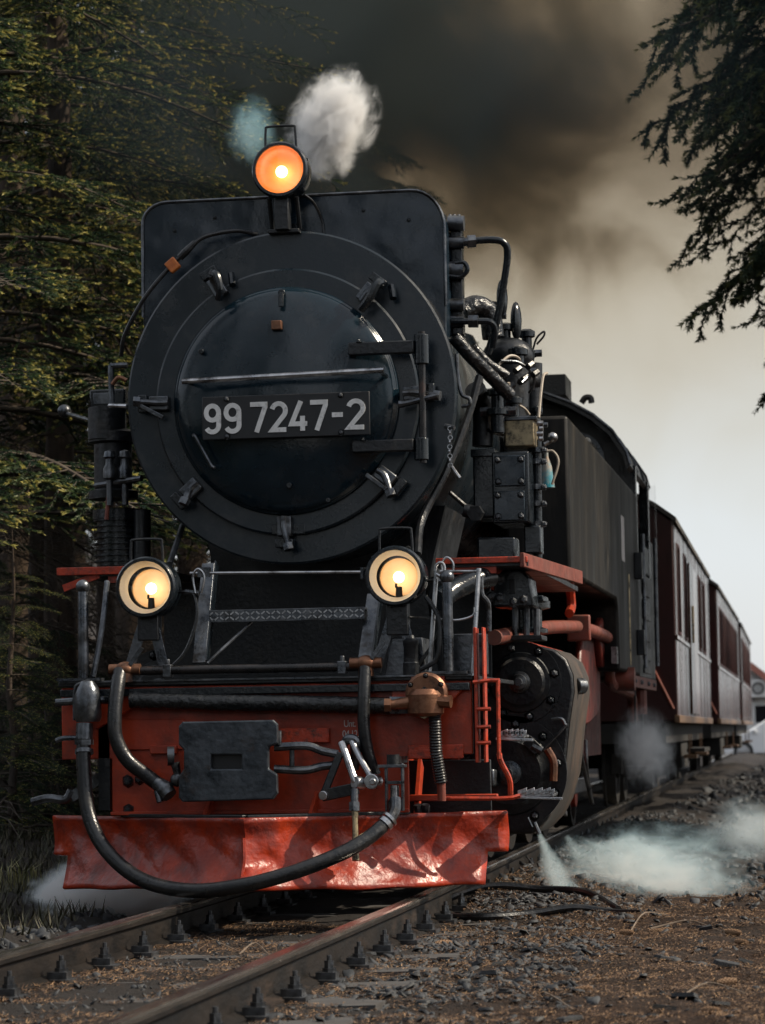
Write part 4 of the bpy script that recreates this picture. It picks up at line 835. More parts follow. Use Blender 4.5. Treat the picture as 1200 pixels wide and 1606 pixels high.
cab = part('cab', MB().prism([(-1.10,1.19),(1.10,1.19)] + [(x*.985, z-.03) for x, z in full[::-1]], 9.46, 9.50).box(-1.10,-1.07,9.5,11.1,1.19,2.05).box(1.07,1.10,9.5,11.1,1.19,2.05).box(-1.10,1.10,11.07,11.1,1.19,2.5), 'blackm')
rm = MB(); n = len(full)
for y in (9.05, 11.35):
    rm.v += [(x, y, z) for x, z in full] + [(x*.975, y, z-.03) for x, z in full]
rm.f = [(i, i+1, 2*n+i+1, 2*n+i) for i in range(n-1)] + [(n+i, 3*n+i, 3*n+i+1, n+i+1) for i in range(n-1)] + [(i, n+i, n+i+1, i+1) for i in range(n-1)] + [(2*n+i, 2*n+i+1, 3*n+i+1, 3*n+i) for i in range(n-1)] + [(0,2*n,3*n,n),(n-1,2*n-1,4*n-1,3*n-1)]
rf = part('cab_roof', rm, 'blackm', cab); 
fbox('roof_vent', 850, 587, 887, 620, 9.3, .5, 'blackm', rf); part('roof_hook', MB().tube([at(912,632,9.2), at(918,624,9.2), at(926,624,9.2), at(928,632,9.2)], .025, 8), 'blackm', rf)
for y in (9.05, 9.8, 10.6, 11.3): part('roof_rib', MB().tube([(x, y, z+.008) for x, z in roofp], .016, 6, smooth=False), 'dsteel', rf)
for xx in (1.02,-1.10):
    for yy in (9.5,10.98): part('cab_pillar', MB().box(xx,xx+.08,yy,yy+.12,2.05,2.9), 'black', cab)
for s in (-.55, .62):
    wn_ = part('cab_window', MB().lathe([(.20,-.015),(.235,-.015),(.235,.01),(.20,.01)], (s,9.45,2.95), (0,1,0), 24, close=True), 'dsteel', cab); part('pane', MB().cyl((s,9.455,2.95),(s,9.462,2.95), .20, n=24), 'darkglass', wn_)
part('cab_wind_deflector', MB().box(1.10,1.17,10.85,10.87,2.20,2.85).box(1.165,1.175,10.83,10.89,2.18,2.87), 'windglass' if 'windglass' in M else 'lens', cab)
part('cab_handrail', MB().cyl((1.14,9.62,1.25),(1.14,9.62,2.35), .016, n=8), 'dsteel', cab); part('cab_handrail', MB().cyl((1.15,10.95,1.3),(1.15,10.95,2.4), .018, n=8), 'dsteel', cab)
for k, (z0, z1) in enumerate(((2.05,2.30),(1.86,2.02),(1.66,1.84),(1.48,1.63),(1.32,1.45),(1.21,1.30))): part('cab_door_panel', MB().box(1.10,1.114,9.9,10.7,z0+.012,z1-.012), 'dsteel' if k % 2 == 0 else 'blackm', cab, .004)
part('cab_box', MB().box(1.11,1.17,9.0,9.12,1.95,2.16), 'blackm', cab, .006); part('cab_box', MB().box(1.11,1.17,9.1,9.2,1.35,1.55), 'blackm', cab, .006)
part('coal_bunker', MB().box(-1.05,1.05,11.12,12.2,1.19,2.45), 'blackm', bevel=.02); part('cab_step', MB().box(.95,1.12,9.6,10.6,.42,.46).bar((1.04,9.7,.44),(1.04,9.7,1.18),.05,.014,(1,0,0)).bar((1.04,10.5,.44),(1.04,10.5,1.18),.05,.014,(1,0,0)), 'blackm')
part('cab_sill', MB().box(1.06,1.12,8.1,11.2,1.09,1.18).cyl((1.0,8.1,1.14),(1.16,8.1,1.14),.09,n=16), 'redpipe'); 
for y in (8.6, 9.3, 10.1, 10.8): bolt(loco, (1.12, y, 1.135), (1,0,0), .018, True)
# red pipes, brackets and hangers below the tank
XP = 1.02
rp = part('feed_water_pipe', MB().tube([atx(775,1000,.95), atx(815,992,.98), atx(860,984,1.0), atx(905,983,XP)], .040, 12), 'redpipe')
part('pipe_flange', MB().obox(atx(908,985,XP), (0,1,0), (1,0,0), (0,0,1), .035, .075, .085), 'redpipe', rp, .01)
part('feed_water_pipe', MB().tube([atx(910,984,XP), atx(935,992,XP), atx(952,1000,XP), atx(958,1012,XP), atx(958,1035,XP)], .045, 12), 'redpipe')
part('pipe_bracket', MB().prismx([(2.3,1.25),(4.2,1.25),(4.4,1.18),(2.3,1.2)], .5, 1.0), 'red'); part('bright_fitting', MB().obox(atx(965,1028,1.08), (0,1,0), (1,0,0), (0,0,1), .10, .02, .06), 'steel')
def yz(pts, X): return [(atx(x, y, X).y, atx(x, y, X).z) for x, y in pts]
part('brake_hanger', MB().prismx(yz([(914,1000),(941,1000),(942,1085),(942,1110),(937,1124),(925,1136),(908,1140)], .95), .90, .95), 'reddk', bevel=.02)
part('hanger_plate', MB().prismx(yz([(940,985),(952,955),(966,945),(969,960),(969,1050),(955,1052),(946,1045)], 1.0), .94, 1.0), 'reddk', bevel=.02)
part('spring_hanger', MB().tube([atx(893,905,1.0), atx(896,950,1.0), atx(893,962,1.0)], .03, 8), 'red'); part('sand_pipe', MB().tube([atx(955,1035,1.0), atx(958,1070,1.0), atx(975,1082,1.0), atx(990,1092,1.0), atx(993,1130,1.0)], .042, 10), 'redpipe'); part('sand_pipe', MB().tube([atx(1005,1075,1.05), atx(1006,1120,1.05)], .05, 10, smooth=False), 'redpipe')
part('frame_side', MB().prismx([(1.9,.55),(10.8,.55),(10.8,1.0),(7.0,1.15),(1.9,1.15)], .62, .66), 'reddk')
part('connecting_rod', MB().bar((.84,1.78,.52),(.84,4.6,.40), .09,.05,(1,0,0)), 'dsteel', bevel=.01); part('coupling_rod', MB().bar((.78,2.9,.36),(.78,7.9,.36), .11,.05,(1,0,0)), 'dsteel', bevel=.01)
part('brake_rod', MB().tube([atx(905,1150,.95), atx(915,1200,.95), atx(928,1258,.95)], .014, 8), 'dsteel'); part('brake_rod', MB().tube([atx(919,1160,.95), atx(921,1210,.95), atx(930,1262,.95)], .012, 8), 'dsteel'); part('brake_rod', MB().bar((1.0,2.6,.55),(1.0,4.2,.25),.03,.02,(1,0,0)), 'dsteel')
# wheels
def wheel(y, r, s):
    x0 = s*.50; w = part('wheel', MB().lathe([(r*.82,-.05),(r*.84,-.065),(r,-.065),(r*1.0,.05),(r*1.055,.06),(r*1.055,.085),(r*.84,.085),(r*.82,.05)], (x0 + (.0), y, r), (-s,0,0), 36, close=True), 'railside')
    sp_ = MB(); nsp = 11 if r > .4 else 8
    for k in range(nsp):
        a = 2*math.pi*k/nsp; d = Vector((0, math.cos(a), math.sin(a))); c = Vector((x0, y, r)); sp_.bar(c + d*.1, c + d*r*.84, .05, .06, (1,0,0))
    sp_.cyl((x0-.09,y,r),(x0+.09,y,r), .13, n=18); part('spokes', sp_, 'red', w)
for s in (-1, 1):
    wheel(1.35, .28, s)
    for y in (2.9, 3.95, 5.0, 6.05, 7.1): wheel(y, .50, s)
    wheel(9.2, .28, s)
part('pony_truck_frame', MB().box(-.5,.5,.6,1.9,.28,.40), 'blackm'); part('ashpan', MB().prism([(-.55,.30),(.55,.30),(.80,1.0),(-.80,1.0)], 6.6, 8.8), 'blackm')
part('inner_frame_cover', MB().box(-.60,.60,2.4,11.2,.95,1.18), 'blackm'); part('deck_support', MB().box(-.88,.88,1.62,1.66,1.0,1.58), 'blackm')
part('side_link', MB().tube([at(50,1258,.02), at(75,1252,.02), at(102,1254,.02), at(112,1240,.02)], .020, 8).bar(at(112,1250,.02), at(170,1212,.02), .05, .02), 'dsteel'); part('side_link', MB().box(-.80,-.745,.0,.06,.42,.98), 'blackm')

# ------------------------------------------------------------------ coaches
def coach(name, label, XF, YF, XR, YR, hw, eave, boards, windows, door=None, group='coaches behind the locomotive'):
    # XF / XR: X of the right-hand side at the front and at the rear end
    dx, dy = XR - XF, YR - YF; L_ = math.hypot(dx, dy); rz = -math.atan2(dx, dy)
    c = Vector((XF, YF, 0)) - Matrix.Rotation(rz, 3, 'Z') @ Vector((hw, 0, 0))
    o = tag(empty(name, c, rz), label, 'railway coach', group)
    zb = .835
    def P(n, b, m, par=None, bev=0.0): return b.build(n, M[m], par or o, bev)
    rp = [(0, eave+.42), (hw*.35, eave+.385), (hw*.65, eave+.29), (hw*.87, eave+.14), (hw+.03, eave)]
    full = [(-x, z) for x, z in rp[::-1]][:-1] + rp
    P('end_wall', MB().prism([(-hw, zb), (hw, zb)] + [(x*.97, z-.04) for x, z in full[::-1]], 0, .05), 'coachred', None, .01)
    P('end_wall', MB().prism([(-hw, zb), (hw, zb)] + [(x*.97, z-.04) for x, z in full[::-1]], L_-.05, L_), 'coachred', None, .01)
    for s in (-1, 1):
        b = MB(); w = L_/boards; zt = eave-.02
        for i in range(boards):
            y0 = i*w; j = ((i*7919) % 13)/13; x = hw + .001 + .006*j
            q = [(hw-.03, y0+.004), (x, y0+.006), (x+.004*(((i*31) % 7)/7-.5), y0+w-.006), (hw-.03, y0+w-.004)]
            spans = [(zb, zt)]
            for (ya, yb, z0, z1) in windows:
                if ya-.03 < y0+w/2 < yb+.03: spans = [(zb, z0), (z1, zt)]
            for (za, zc) in spans:
                n = len(b.v); b.v += [(s*xx, yy, za) for xx, yy in q] + [(s*xx, yy, zc) for xx, yy in q]
                b.f += [tuple(n+t for t in f) for f in ((0,1,2,3),(7,6,5,4),(0,4,5,1),(1,5,6,2),(2,6,7,3),(3,7,4,0))]
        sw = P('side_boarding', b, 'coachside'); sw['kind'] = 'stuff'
        z0w = windows[0][2]; z1w = windows[0][3]; ws = sorted(windows); wl_ = MB(); xi = sorted((s*(hw-.031), s*(hw-.06)))
        wl_.box(*xi, .05, L_-.05, zb, z0w).box(*xi, .05, L_-.05, z1w, eave-.03); yc = .05
        for (ya, yb, _, _) in ws: wl_.box(*xi, yc, ya, z0w, z1w); yc = yb
        wl_.box(*xi, yc, L_-.05, z0w, z1w); P('side_wall', wl_, 'coachred')
        P('sill_beam', MB().box(*sorted((s*(hw-.03), s*(hw+.022))), -.01, L_+.01, zb-.02, zb+.055), 'wframe', None, .006)
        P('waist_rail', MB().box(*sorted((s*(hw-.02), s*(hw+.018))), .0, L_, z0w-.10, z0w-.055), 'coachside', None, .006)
        for (y0, y1, z0, z1) in ws:
            xa, xb = sorted((s*(hw-.028), s*(hw+.014)))
            wo = P('window', MB().box(xa, xb, y0-.04, y0, z0-.04, z1+.04).box(xa, xb, y1, y1+.04, z0-.04, z1+.04).box(xa, xb, y0, y1, z1, z1+.04).box(xa, xb, y0, y1, z0-.04, z0), 'coachred', None, .006)
            P('pane', MB().box(*sorted((s*(hw-.05), s*(hw-.044))), y0, y1, z0, z1), 'darkglass', wo)
        if door:
            for (y0, y1) in door:
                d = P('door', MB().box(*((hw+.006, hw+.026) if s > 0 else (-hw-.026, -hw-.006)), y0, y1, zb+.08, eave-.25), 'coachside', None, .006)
                P('door_handle', MB().cyl((s*(hw+.045), y0+.12, zb+.85), (s*(hw+.045), y0+.12, zb+1.25), .014, n=8), 'brass', d)
                P('door_step', MB().box(*((hw-.05, hw+.14) if s > 0 else (-hw-.14, -hw+.05)), y0, y1, zb-.33, zb-.29), 'under', d)
    rm = MB(); n = len(full)
    for y in (-.06, L_+.06): rm.v += [(x, y, z) for x, z in full] + [(x, y, z-.05) for x, z in full]
    rm.f = [(i, i+1, 2*n+i+1, 2*n+i) for i in range(n-1)] + [(n+i, 3*n+i, 3*n+i+1, n+i+1) for i in range(n-1)] + [(i, n+i, n+i+1, i+1) for i in range(n-1)] + [(2*n+i, 2*n+i+1, 3*n+i+1, 3*n+i) for i in range(n-1)] + [(0,2*n,3*n,n),(n-1,2*n-1,4*n-1,3*n-1)]
    P('roof', rm, 'roofg')
    P('underframe', MB().box(-hw+.12, hw-.12, .02, L_-.02, .62, .815), 'under'); P('battery_box', MB().box(hw-.55, hw-.15, L_*.42, L_*.58, .32, .60), 'under', None, .01)
    P('brake_lever', MB().bar((hw-.02,.04,1.75),(hw*.55,-.02,2.6),.03,.02), 'redpipe'); P('diagonal_pipe', MB().tube([(hw*.6,-.03,1.9),(hw*.97,-.03,.95)], .016, 6, smooth=False), 'redpipe')
    P('buffer', MB().lathe([(.05,.0),(.05,.22),(.20,.24),(.20,.28),(0,.30)], (0,.0,.78), (0,-1,0), 20), 'under')
    for yb in (L_*.17, L_*.83):
        bg = P('bogie', MB().box(-.62,-.52,yb-1.0,yb+1.0,.32,.52).box(.52,.62,yb-1.0,yb+1.0,.32,.52).box(-.62,.62,yb-.15,yb+.15,.36,.62), 'under')
        for yw in (-.62, .62):
            for s in (-1, 1):
                P('wheel', MB().lathe([(0,-.07),(.10,-.07),(.10,-.03),(.29,-.03),(.30,-.055),(.36,-.055),(.36,.04),(.385,.05),(.385,.075),(0,.075)], (s*.50, yb+yw, .375), (-s,0,0), 28), 'under', bg)
                P('axle_box', MB().box(*sorted((s*.60, s*.74)), yb+yw-.1, yb+yw+.1, .28, .46), 'under', bg, .01)
    for y in (L_*.30, L_*.62): P('step_board', MB().box(hw-.08, hw+.06, y, y+.7, .44, .475).bar((hw-.02,y+.05,.45),(hw-.02,y+.05,.70),.03,.012,(1,0,0)).bar((hw-.02,y+.65,.45),(hw-.02,y+.65,.70),.03,.012,(1,0,0)), 'wframe')
    return o
coach('baggage_coach', 'dark red boarded coach with sliding doors coupled right behind the locomotive', 1.15, 13.8, 1.01, 24.0, 1.22, 2.80, 66, [(.55,1.1,1.72,2.55),(2.2,2.75,1.72,2.55),(6.3,7.0,1.72,2.55),(7.7,8.4,1.72,2.55)], [(3.2,5.0)])
coach('passenger_coach', 'red passenger coach with a long row of windows, second behind the locomotive', 1.05, 25.7, .905, 38.0, 1.25, 2.76, 76, [(.8+1.08*i, 1.58+1.08*i, 1.68, 2.45) for i in range(10)])
coach('passenger_coach', 'hindmost red coach, mostly hidden behind the one with many windows', .90, 39.6, .70, 52.0, 1.25, 2.74, 76, [(.8+1.08*i, 1.58+1.08*i, 1.68, 2.45) for i in range(10)])

# ------------------------------------------------------------------ far away: house, air conditioner, parked car
Yh = 84.0
a = at(1150, 1200, Yh); hz = .10
hs = tag(empty('white_house', (a.x, Yh, hz)), 'white rendered house with a reddish roof edge behind the parked car', 'house')
b = at(1215, 1068, Yh); zr = b.z; tl = at(1150, 1020, Yh); tr = at(1215, 1072, Yh)
o = MB().prismx([(0,-.5),(9,-.5),(9,3.2),(0,3.2)], 0, .01)
H0 = at(1166, 1036, Yh).x - a.x; z0 = at(1166, 1036, Yh).z - hz
MB().prism([(H0-7,-.6),(H0+9,-.6),(H0+9,.3),(H0+9, z0-8.0 if False else 1.0),(H0+1.0, z0-.75),(H0, z0),(H0-7,z0-4.5 if z0 > 5 else 1.0)], 0, 8).build('wall', M['render'], hs)
MB().bar((H0-.1,-.3,z0+.10),(H0+9.2,-.3,z0+.10-9.3*.80), .22, .6, (0,1,0)).build('roof_verge', M['tileroof'], hs)
MB().bar((H0+.1,-.3,z0+.12),(H0-7.2,-.3,z0+.12-7.3*.80), .22, .6, (0,1,0)).build('roof_verge', M['tileroof'], hs)
for (px, py) in ((1196,1120),(1160,1120)):
    p = at(px, py, Yh); w = MB().box(p.x-a.x-.3, p.x-a.x+.3, -.03, .02, p.z-hz-.35, p.z-hz+.35).build('window', M['acw'], hs); MB().box(p.x-a.x-.25, p.x-a.x+.25, -.035, -.031, p.z-hz-.3, p.z-hz+.3).build('pane', M['darkglass'], w)
p0, p1 = at(1175, 1094, Yh-.5), at(1206, 1065, Yh-.5)
acu = tag(MB().box(p0.x, p1.x, Yh-.45, Yh-.02, p0.z, p1.z).build('air_conditioner', M['acw'], None, .02), 'white box air conditioner on the wall of the far house', 'air conditioner')
cc = Vector((p0.x + (p1.x-p0.x)*.45, Yh-.455, (p0.z+p1.z)/2))
MB().lathe([(.15,0),(.22,0),(.22,.02),(.15,.02)], cc, (0,-1,0), 24, close=True).build('fan_ring', M['roofg'], acu)
fg = MB()
for k in range(4): fg.lathe([(.03+.03*k,.0),(.036+.03*k,.0),(.036+.03*k,.01),(.03+.03*k,.01)], cc, (0,-1,0), 20, close=True)
fg.build('fan_grille', M['roofg'], acu); MB().box(p0.x+.1, p0.x+.16, Yh-.44, Yh+.02, p0.z-.12, p0.z).build('wall_bracket', M['roofg'], acu)
# parked car seen from its flank behind the bank
Yv = 74.0
cv = at(1180, 1184, Yv)
car = tag(empty('parked_car', (cv.x, Yv, 0)), 'white parked car half hidden by the gravel bank beside the far house', 'car')
car.location.z = cv.z - .02
pf = [(-2.0,.05),(-2.05,.42),(-1.98,.62),(-1.2,.72),(-.55,1.12),(.0,1.20),(.9,1.18),(1.5,.80),(2.0,.70),(2.05,.40),(2.0,.05)]
def carbody():
    m = MB(); n = len(pf); ws = (-.80,-.72,.72,.80)
    for k, y in enumerate((0, .07, 1.53, 1.60)):
        for (x, z) in pf: m.v.append((x + 1.0, y + (.12 if z > .75 and k < 2 else -.12 if z > .75 else 0), z))
    for k in range(3):
        for i in range(n): m.f.append((k*n+i, k*n+(i+1) % n, (k+1)*n+(i+1) % n, (k+1)*n+i))
    m.f += [tuple(range(n)), tuple(range(4*n-1, 3*n-1, -1))]; return m
bd = carbody().build('body', M['carwhite'], car, .05, 3)
MB().prism([(x+1.0, z) for x, z in ((-1.05,.76),(-.50,1.07),(.0,1.14),(.05,.76))], .105, .125).build('side_window', M['darkglass'], car); MB().prism([(x+1.0, z) for x, z in ((.12,.76),(.10,1.14),(.85,1.12),(1.3,.80))], .105, .125).build('side_window', M['darkglass'], car)
for x in (-.27+.0, 2.3):
    for y in (-.02, 1.44):
        t = MB().lathe([(.20,0),(.30,0),(.32,.03),(.32,.15),(.30,.18),(.20,.18)], (x, y, .13), (0,1,0), 26, close=True).build('wheel', M['tyre'], car); MB().lathe([(0,.0),(.19,.02),(.2,.05),(.2,.1),(0,.1)], (x, y, .13), (0,1,0), 20).build('rim', M['aluminium'], t)
MB().box(-1.05,-.95,.3,.55,.42,.55).build('headlight', M['darkglass'], car, .02); MB().box(.02,.14,-.12,.02,.72,.82).build('mirror', M['carwhite'], car, .02)

# ------------------------------------------------------------------ ground litter
def gz(x, y): return float(ground_z(x, y))
lr = np.random.default_rng(99)
# slate chips between and beside the rails (nobody could count them)
def chips(n, xr, yr, size, flat, name, label, m, mask=None, tilt=.35, lift=.004, ncorner=6):
    V = []; F = []
    c = 0
    while c < n:
        x = lr.uniform(*xr); y = lr.uniform(*yr)
        if mask and lr.random() > mask(x, y): continue
        s = size[0] + (size[1]-size[0])*lr.random()**2.2; z = gz(x, y) + lift; th = s*lr.uniform(*flat)
        k = ncorner; a = np.sort(lr.random(k)*2*math.pi); r = s*lr.uniform(.65, 1.0, k)
        ax = lr.normal(0, tilt, 2); ring = np.stack([r*np.cos(a), r*np.sin(a)*lr.uniform(.5, 1)], 1); n0 = len(V)
        for top in (0, 1):
            for q in ring*(.9 if top else 1):
                V.append((x+q[0], y+q[1], z + q[0]*ax[0] + q[1]*ax[1] + th*(top-.4)))
        F += [(n0+k+i, n0+k+(i+1) % k, n0+2*k) for i in range(k)]; V.append((x, y, z + th*.65))
        for i in range(k):
            j = (i+1) % k; F += [(n0+i, n0+j, n0+k+j), (n0+i, n0+k+j, n0+k+i)]
        c += 1
    me = np_mesh(name, np.array(V), np.array(F), smooth=False); me.materials.append(M[m]); o = bpy.data.objects.new(name, me); COL.objects.link(o)
    return tag(o, label, 'gravel', kind='stuff')
def m_right(x, y):
    d = x - (.2 - .0175*max(y, 0)); return float(np.clip(1.35 - abs(d-1.0)*2.1, .04, 1)) * (.25 + .75*float(vnoise(x, y, .45, 8) > .45))
chips(3600, (.82, 2.5), (-6.3, 1.5), (.010, .040), (.18, .4), 'slate_gravel', 'loose grey slate chips spread beside the near rail', 'slate', m_right)
chips(2600, (.75, 3.0), (1.5, 14), (.015, .05), (.25, .6), 'dark_ballast', 'dark ballast heaped along the track beside the cylinders', 'slate', None, .5)
chips(3000, (.9, 6.5), (14, 50), (.03, .10), (.3, .6), 'far_ballast', 'bank of coarse ballast beside the coaches', 'slate', None, .5)
chips(1600, (-.95, -.36), (-6.5, 5), (.012, .05), (.35, .7), 'ballast_shoulder', 'dark rounded ballast stones outside the far rail', 'slate', None, .5)
chips(700, (-.27, .66), (-7, -.2), (.008, .022), (.3, .6), 'crib_gravel', 'small stones between the rails', 'slate', None, .5)
# brown needles and twig scraps
def needles(n, xr, yr, name, label, l=(.010, .030), mask=None):
    x = lr.uniform(xr[0], xr[1], n*2); y = lr.uniform(yr[0], yr[1], n*2); keep = (vnoise(x, y, .35, 6) + .35*vnoise(x, y, .09, 7)) > .50; x = x[keep][:n]; y = y[keep][:n]; n = len(x)
    z = ground_z(x, y) + lr.uniform(.0, .012, n); a = lr.random(n)*2*math.pi; L_ = lr.uniform(*l, n); tz = lr.normal(0, .30, n)*L_; w = lr.uniform(.0009, .0020, n)
    dx = np.cos(a)*L_; dy = np.sin(a)*L_; sx = -np.sin(a)*w; sy = np.cos(a)*w
    V = np.empty((n*3, 3)); V[0::3] = np.stack([x-sx, y-sy, z], 1); V[1::3] = np.stack([x+sx, y+sy, z+.001], 1); V[2::3] = np.stack([x+dx, y+dy, z+np.abs(tz)], 1)
    me = np_mesh(name, V, np.arange(n*3).reshape(-1, 3), smooth=False)
    col = me.attributes.new('shade', 'FLOAT', 'POINT'); col.data.foreach_set('value', np.repeat(lr.random(n), 3).astype(np.float32))
    me.materials.append(M['litter']); o = bpy.data.objects.new(name, me); COL.objects.link(o); return tag(o, label, 'needle litter', kind='stuff')
def litter_mat():
    m = bpy.data.materials.new('fallen_needles'); m.use_nodes = True; N = m.node_tree.nodes; L = m.node_tree.links; b = N['Principled BSDF']; a = N.new('ShaderNodeAttribute'); a.attribute_name = 'shade'
    r = N.new('ShaderNodeValToRGB'); e = r.color_ramp.elements; e[0].color = (.022,.013,.009,1); e[1].color = (.40,.24,.12,1); x = e.new(.65); x.color = (.10,.052,.027,1); L.new(a.outputs['Fac'], r.inputs[0]); L.new(r.outputs[0], b.inputs['Base Color']); b.inputs['Roughness'].default_value = .7; return m
M['litter'] = litter_mat(); M['scrap'] = mat('bark_scrap', (.03,.02,.015), (.20,.12,.07), .8, scale=60)
needles(190000, (.80, 3.0), (-6.5, 3.5), 'needle_litter', 'brown fallen spruce needles and scraps on the ground by the near rail', (.006,.022))
chips(9000, (.8, 3.0), (-6.5, 3.0), (.004, .013), (.15, .5), 'bark_scraps', 'dark scraps of bark and cone scales scattered by the near rail', 'scrap', None, .6, .005, 4)
needles(40000, (-.28, .68), (-7, .3), 'crib_needle_litter', 'brown fallen needles between the rails')
# single slates large enough to tell apart
sl = []
for k in range(5):
    b = MB(); n = random.randint(5, 7); a = sorted(random.random()*6.283 for _ in range(n)); r = [random.uniform(.7, 1) for _ in range(n)]
    q = [(rr_*math.cos(t), .7*rr_*math.sin(t)) for rr_, t in zip(r, a)]
    b.v = [(x, y, -.12) for x, y in q] + [(x*.93, y*.93, .12+.04*random.random()) for x, y in q]; b.f = [tuple(range(n-1, -1, -1)), tuple(range(n, 2*n))] + [(i, (i+1) % n, n+(i+1) % n, n+i) for i in range(n)]
    me = b.mesh('slate_stone', 20); me.materials.append(M['slate']); sl.append(me)
for k in range(70):
    px = random.uniform(560, 900) if k < 50 else random.uniform(820, 1180); py = random.uniform(1450, 1600); p = atz(px, py, -.15); s = random.uniform(.03, .075)
    o = bpy.data.objects.new('slate_stone', random.choice(sl)); COL.objects.link(o); o.location = (p.x, p.y, gz(p.x, p.y) + s*.16); o.scale = (s, s, s*.8); o.rotation_euler = (random.gauss(0, .16), random.gauss(0, .16), random.uniform(0, 6.28))
    tag(o, 'flat grey slate stone lying on the needle-strewn ground beside the near rail', 'stone', 'slates beside the near rail')
# spruce cones
def cone_mesh():
    b = MB(); b.lathe([(0,-.5),(.10,-.47),(.17,-.3),(.18,0),(.14,.3),(.06,.46),(0,.5)], (0,0,0), (1,0,0), 10)
    for j in range(11):
        t = -.45 + .9*j/10; r = .19*math.sqrt(max(.06, 1-(t/.55)**2))
        for i in range(7):
            a = 6.283*(i + .5*(j % 2))/7; d = Vector((0, math.cos(a), math.sin(a))); c = Vector((t, 0, 0)) + d*r
            b.obox(c, (1,0,0), d.cross(Vector((1,0,0))), d + Vector((.35,0,0)), .055, .06, .018)
    me = b.mesh('spruce_cone'); me.materials.append(M['cone']); return me
cm = cone_mesh()
CN = [((695,1478),'cone nearest the rail, left of the black hose end'),((1060,1408),'cone just below the low steam cloud'),((1042,1458),'cone right of the hose tips'),((983,1468),'paler cone beside the hose tips'),((1030,1463),'cone touching its neighbour right of the hose tips'),((1163,1482),'cone lying in the sun at the right edge'),((1108,1395),'cone at the edge of the steam cloud'),((915,1553),'cone among the slates near the bottom'),((1115,1590),'long cone in the bottom right corner'),((1150,1465),'dark cone on the brown ground at the far right'),((1140,1535),'cone beside the grey stone on the right')]
for (px, py), lb_ in CN:
    p = atz(px, py, -.145); o = bpy.data.objects.new('spruce_cone', cm); COL.objects.link(o); s = random.uniform(.06, .08); o.scale = (s,)*3; o.location = (p.x, p.y, gz(p.x, p.y) + .014); o.rotation_euler = (random.uniform(0,6), random.uniform(-.1,.1), random.uniform(-.6,.6))
    tag(o, 'brown spruce ' + lb_, 'spruce cone', 'fallen spruce cones')
# black hoses lying across the ground
def gp(px, py, dz=.02): p = atz(px, py, -.14); return Vector((p.x, p.y, gz(p.x, p.y) + dz))
tag(MB().tube([gp(640,1440), gp(700,1442), gp(760,1443), gp(830,1440), gp(900,1438), gp(960,1438), gp(1005,1440)], .019, 8, rad=[.019]*5+[.016,.006]).build('ground_hose', M['rubber']), 'black hose lying on the ground, the nearer of two', 'hose', 'hoses on the ground')
tag(MB().tube([gp(660,1428), gp(760,1425), gp(850,1424), gp(920,1426), gp(970,1434)], .018, 8).build('ground_hose', M['rubber']), 'black hose lying under the low steam, the farther of two', 'hose', 'hoses on the ground')
# twigs
TW = [([(320,1468),(355,1485),(385,1495)],'pale twig lying between the rails'),([(375,1496),(400,1485),(425,1498)],'forked twig tip between the rails'),([(795,1360),(808,1366),(812,1372)],'short yellow twig under the plough corner'),([(985,1460),(1010,1445),(1045,1440)],'dark twig beyond the hose tips'),([(835,1545),(870,1562),(900,1590)],'thin twig crossing the slates at the bottom'),([(1060,1560),(1110,1548),(1170,1556)],'long thin twig on the right ground'),([(1020,1455),(1080,1452),(1130,1458)],'thin twig lying beside the cones')]
for pts, lb_ in TW: tag(MB().tube([gp(x, y, .010+.012*(i % 2)) for i, (x, y) in enumerate(pts)], .004, 5, rad=[.004,.0035,.002]).build('twig', M['twig']), lb_, 'twig', 'fallen twigs')
# grass tufts left of the far rail
M['grass'] = mat('dry_grass', (.10,.11,.03), (.26,.23,.10), .6, scale=10)
def tuft(px, py, n, h, label):
    p = at(px, py, 1.3); x, y = p.x, 1.3; z = gz(x, y); m = MB(); rn = random.Random(int(px))
    for i in range(n):
        a = rn.uniform(0, 6.283); hh = h*rn.uniform(.5, 1.1); b = Vector((x + rn.gauss(0, .04), y + rn.gauss(0, .05), z-.01)); d = Vector((math.cos(a), math.sin(a), 0))*hh*rn.uniform(.15, .8); s_ = Vector((-d.y, d.x, 0)).normalized()*.004
        q = [b, b + d*.3 + Vector((0,0,hh*.6)), b + d + Vector((0,0,hh*rn.uniform(.55,.95)))]
        m.add([q[0]-s_, q[0]+s_, q[1]+s_*.8, q[1]-s_*.8, q[2]], [(0,1,2,3),(3,2,4)])
    tag(m.build('grass_tuft', M['grass']), label, 'grass tuft', 'grass tufts by the far rail')
for px, n, h, lb_ in ((85, 34, .22, 'yellowish grass tuft nearest the low steam by the far rail'), (45, 30, .20, 'grass tuft in the middle of the three by the far rail'), (12, 26, .20, 'grass tuft at the left picture edge by the far rail')): tuft(px, 1470, n, h, lb_)
def ground_cover(n):
    V = []; F = []
    for i in range(n):
        x = lr.uniform(-6, -.85); y = lr.uniform(-3, 12); z = gz(x, y)
        for k in range(3):
            a = lr.random()*6.28; h = lr.uniform(.03,.12); w = lr.uniform(.002,.007); d = np.array([math.cos(a), math.sin(a), 0]); b0 = np.array([x, y, z]); s_ = np.array([-d[1], d[0], 0])*w
            n0 = len(V); V += [b0 - s_, b0 + s_, b0 + d*h*.7 + np.array([0,0,h])]; F.append((n0, n0+1, n0+2))
    me = np_mesh('undergrowth', np.array(V), np.array(F), smooth=False); me.materials.append(M['cover']); o = bpy.data.objects.new('undergrowth', me); COL.objects.link(o); tag(o, 'low dark undergrowth on the forest floor left of the track', 'undergrowth', kind='stuff')
M['cover'] = mat('forest_undergrowth', (.025,.032,.012), (.07,.055,.03), .7, scale=4)
ground_cover(14000)

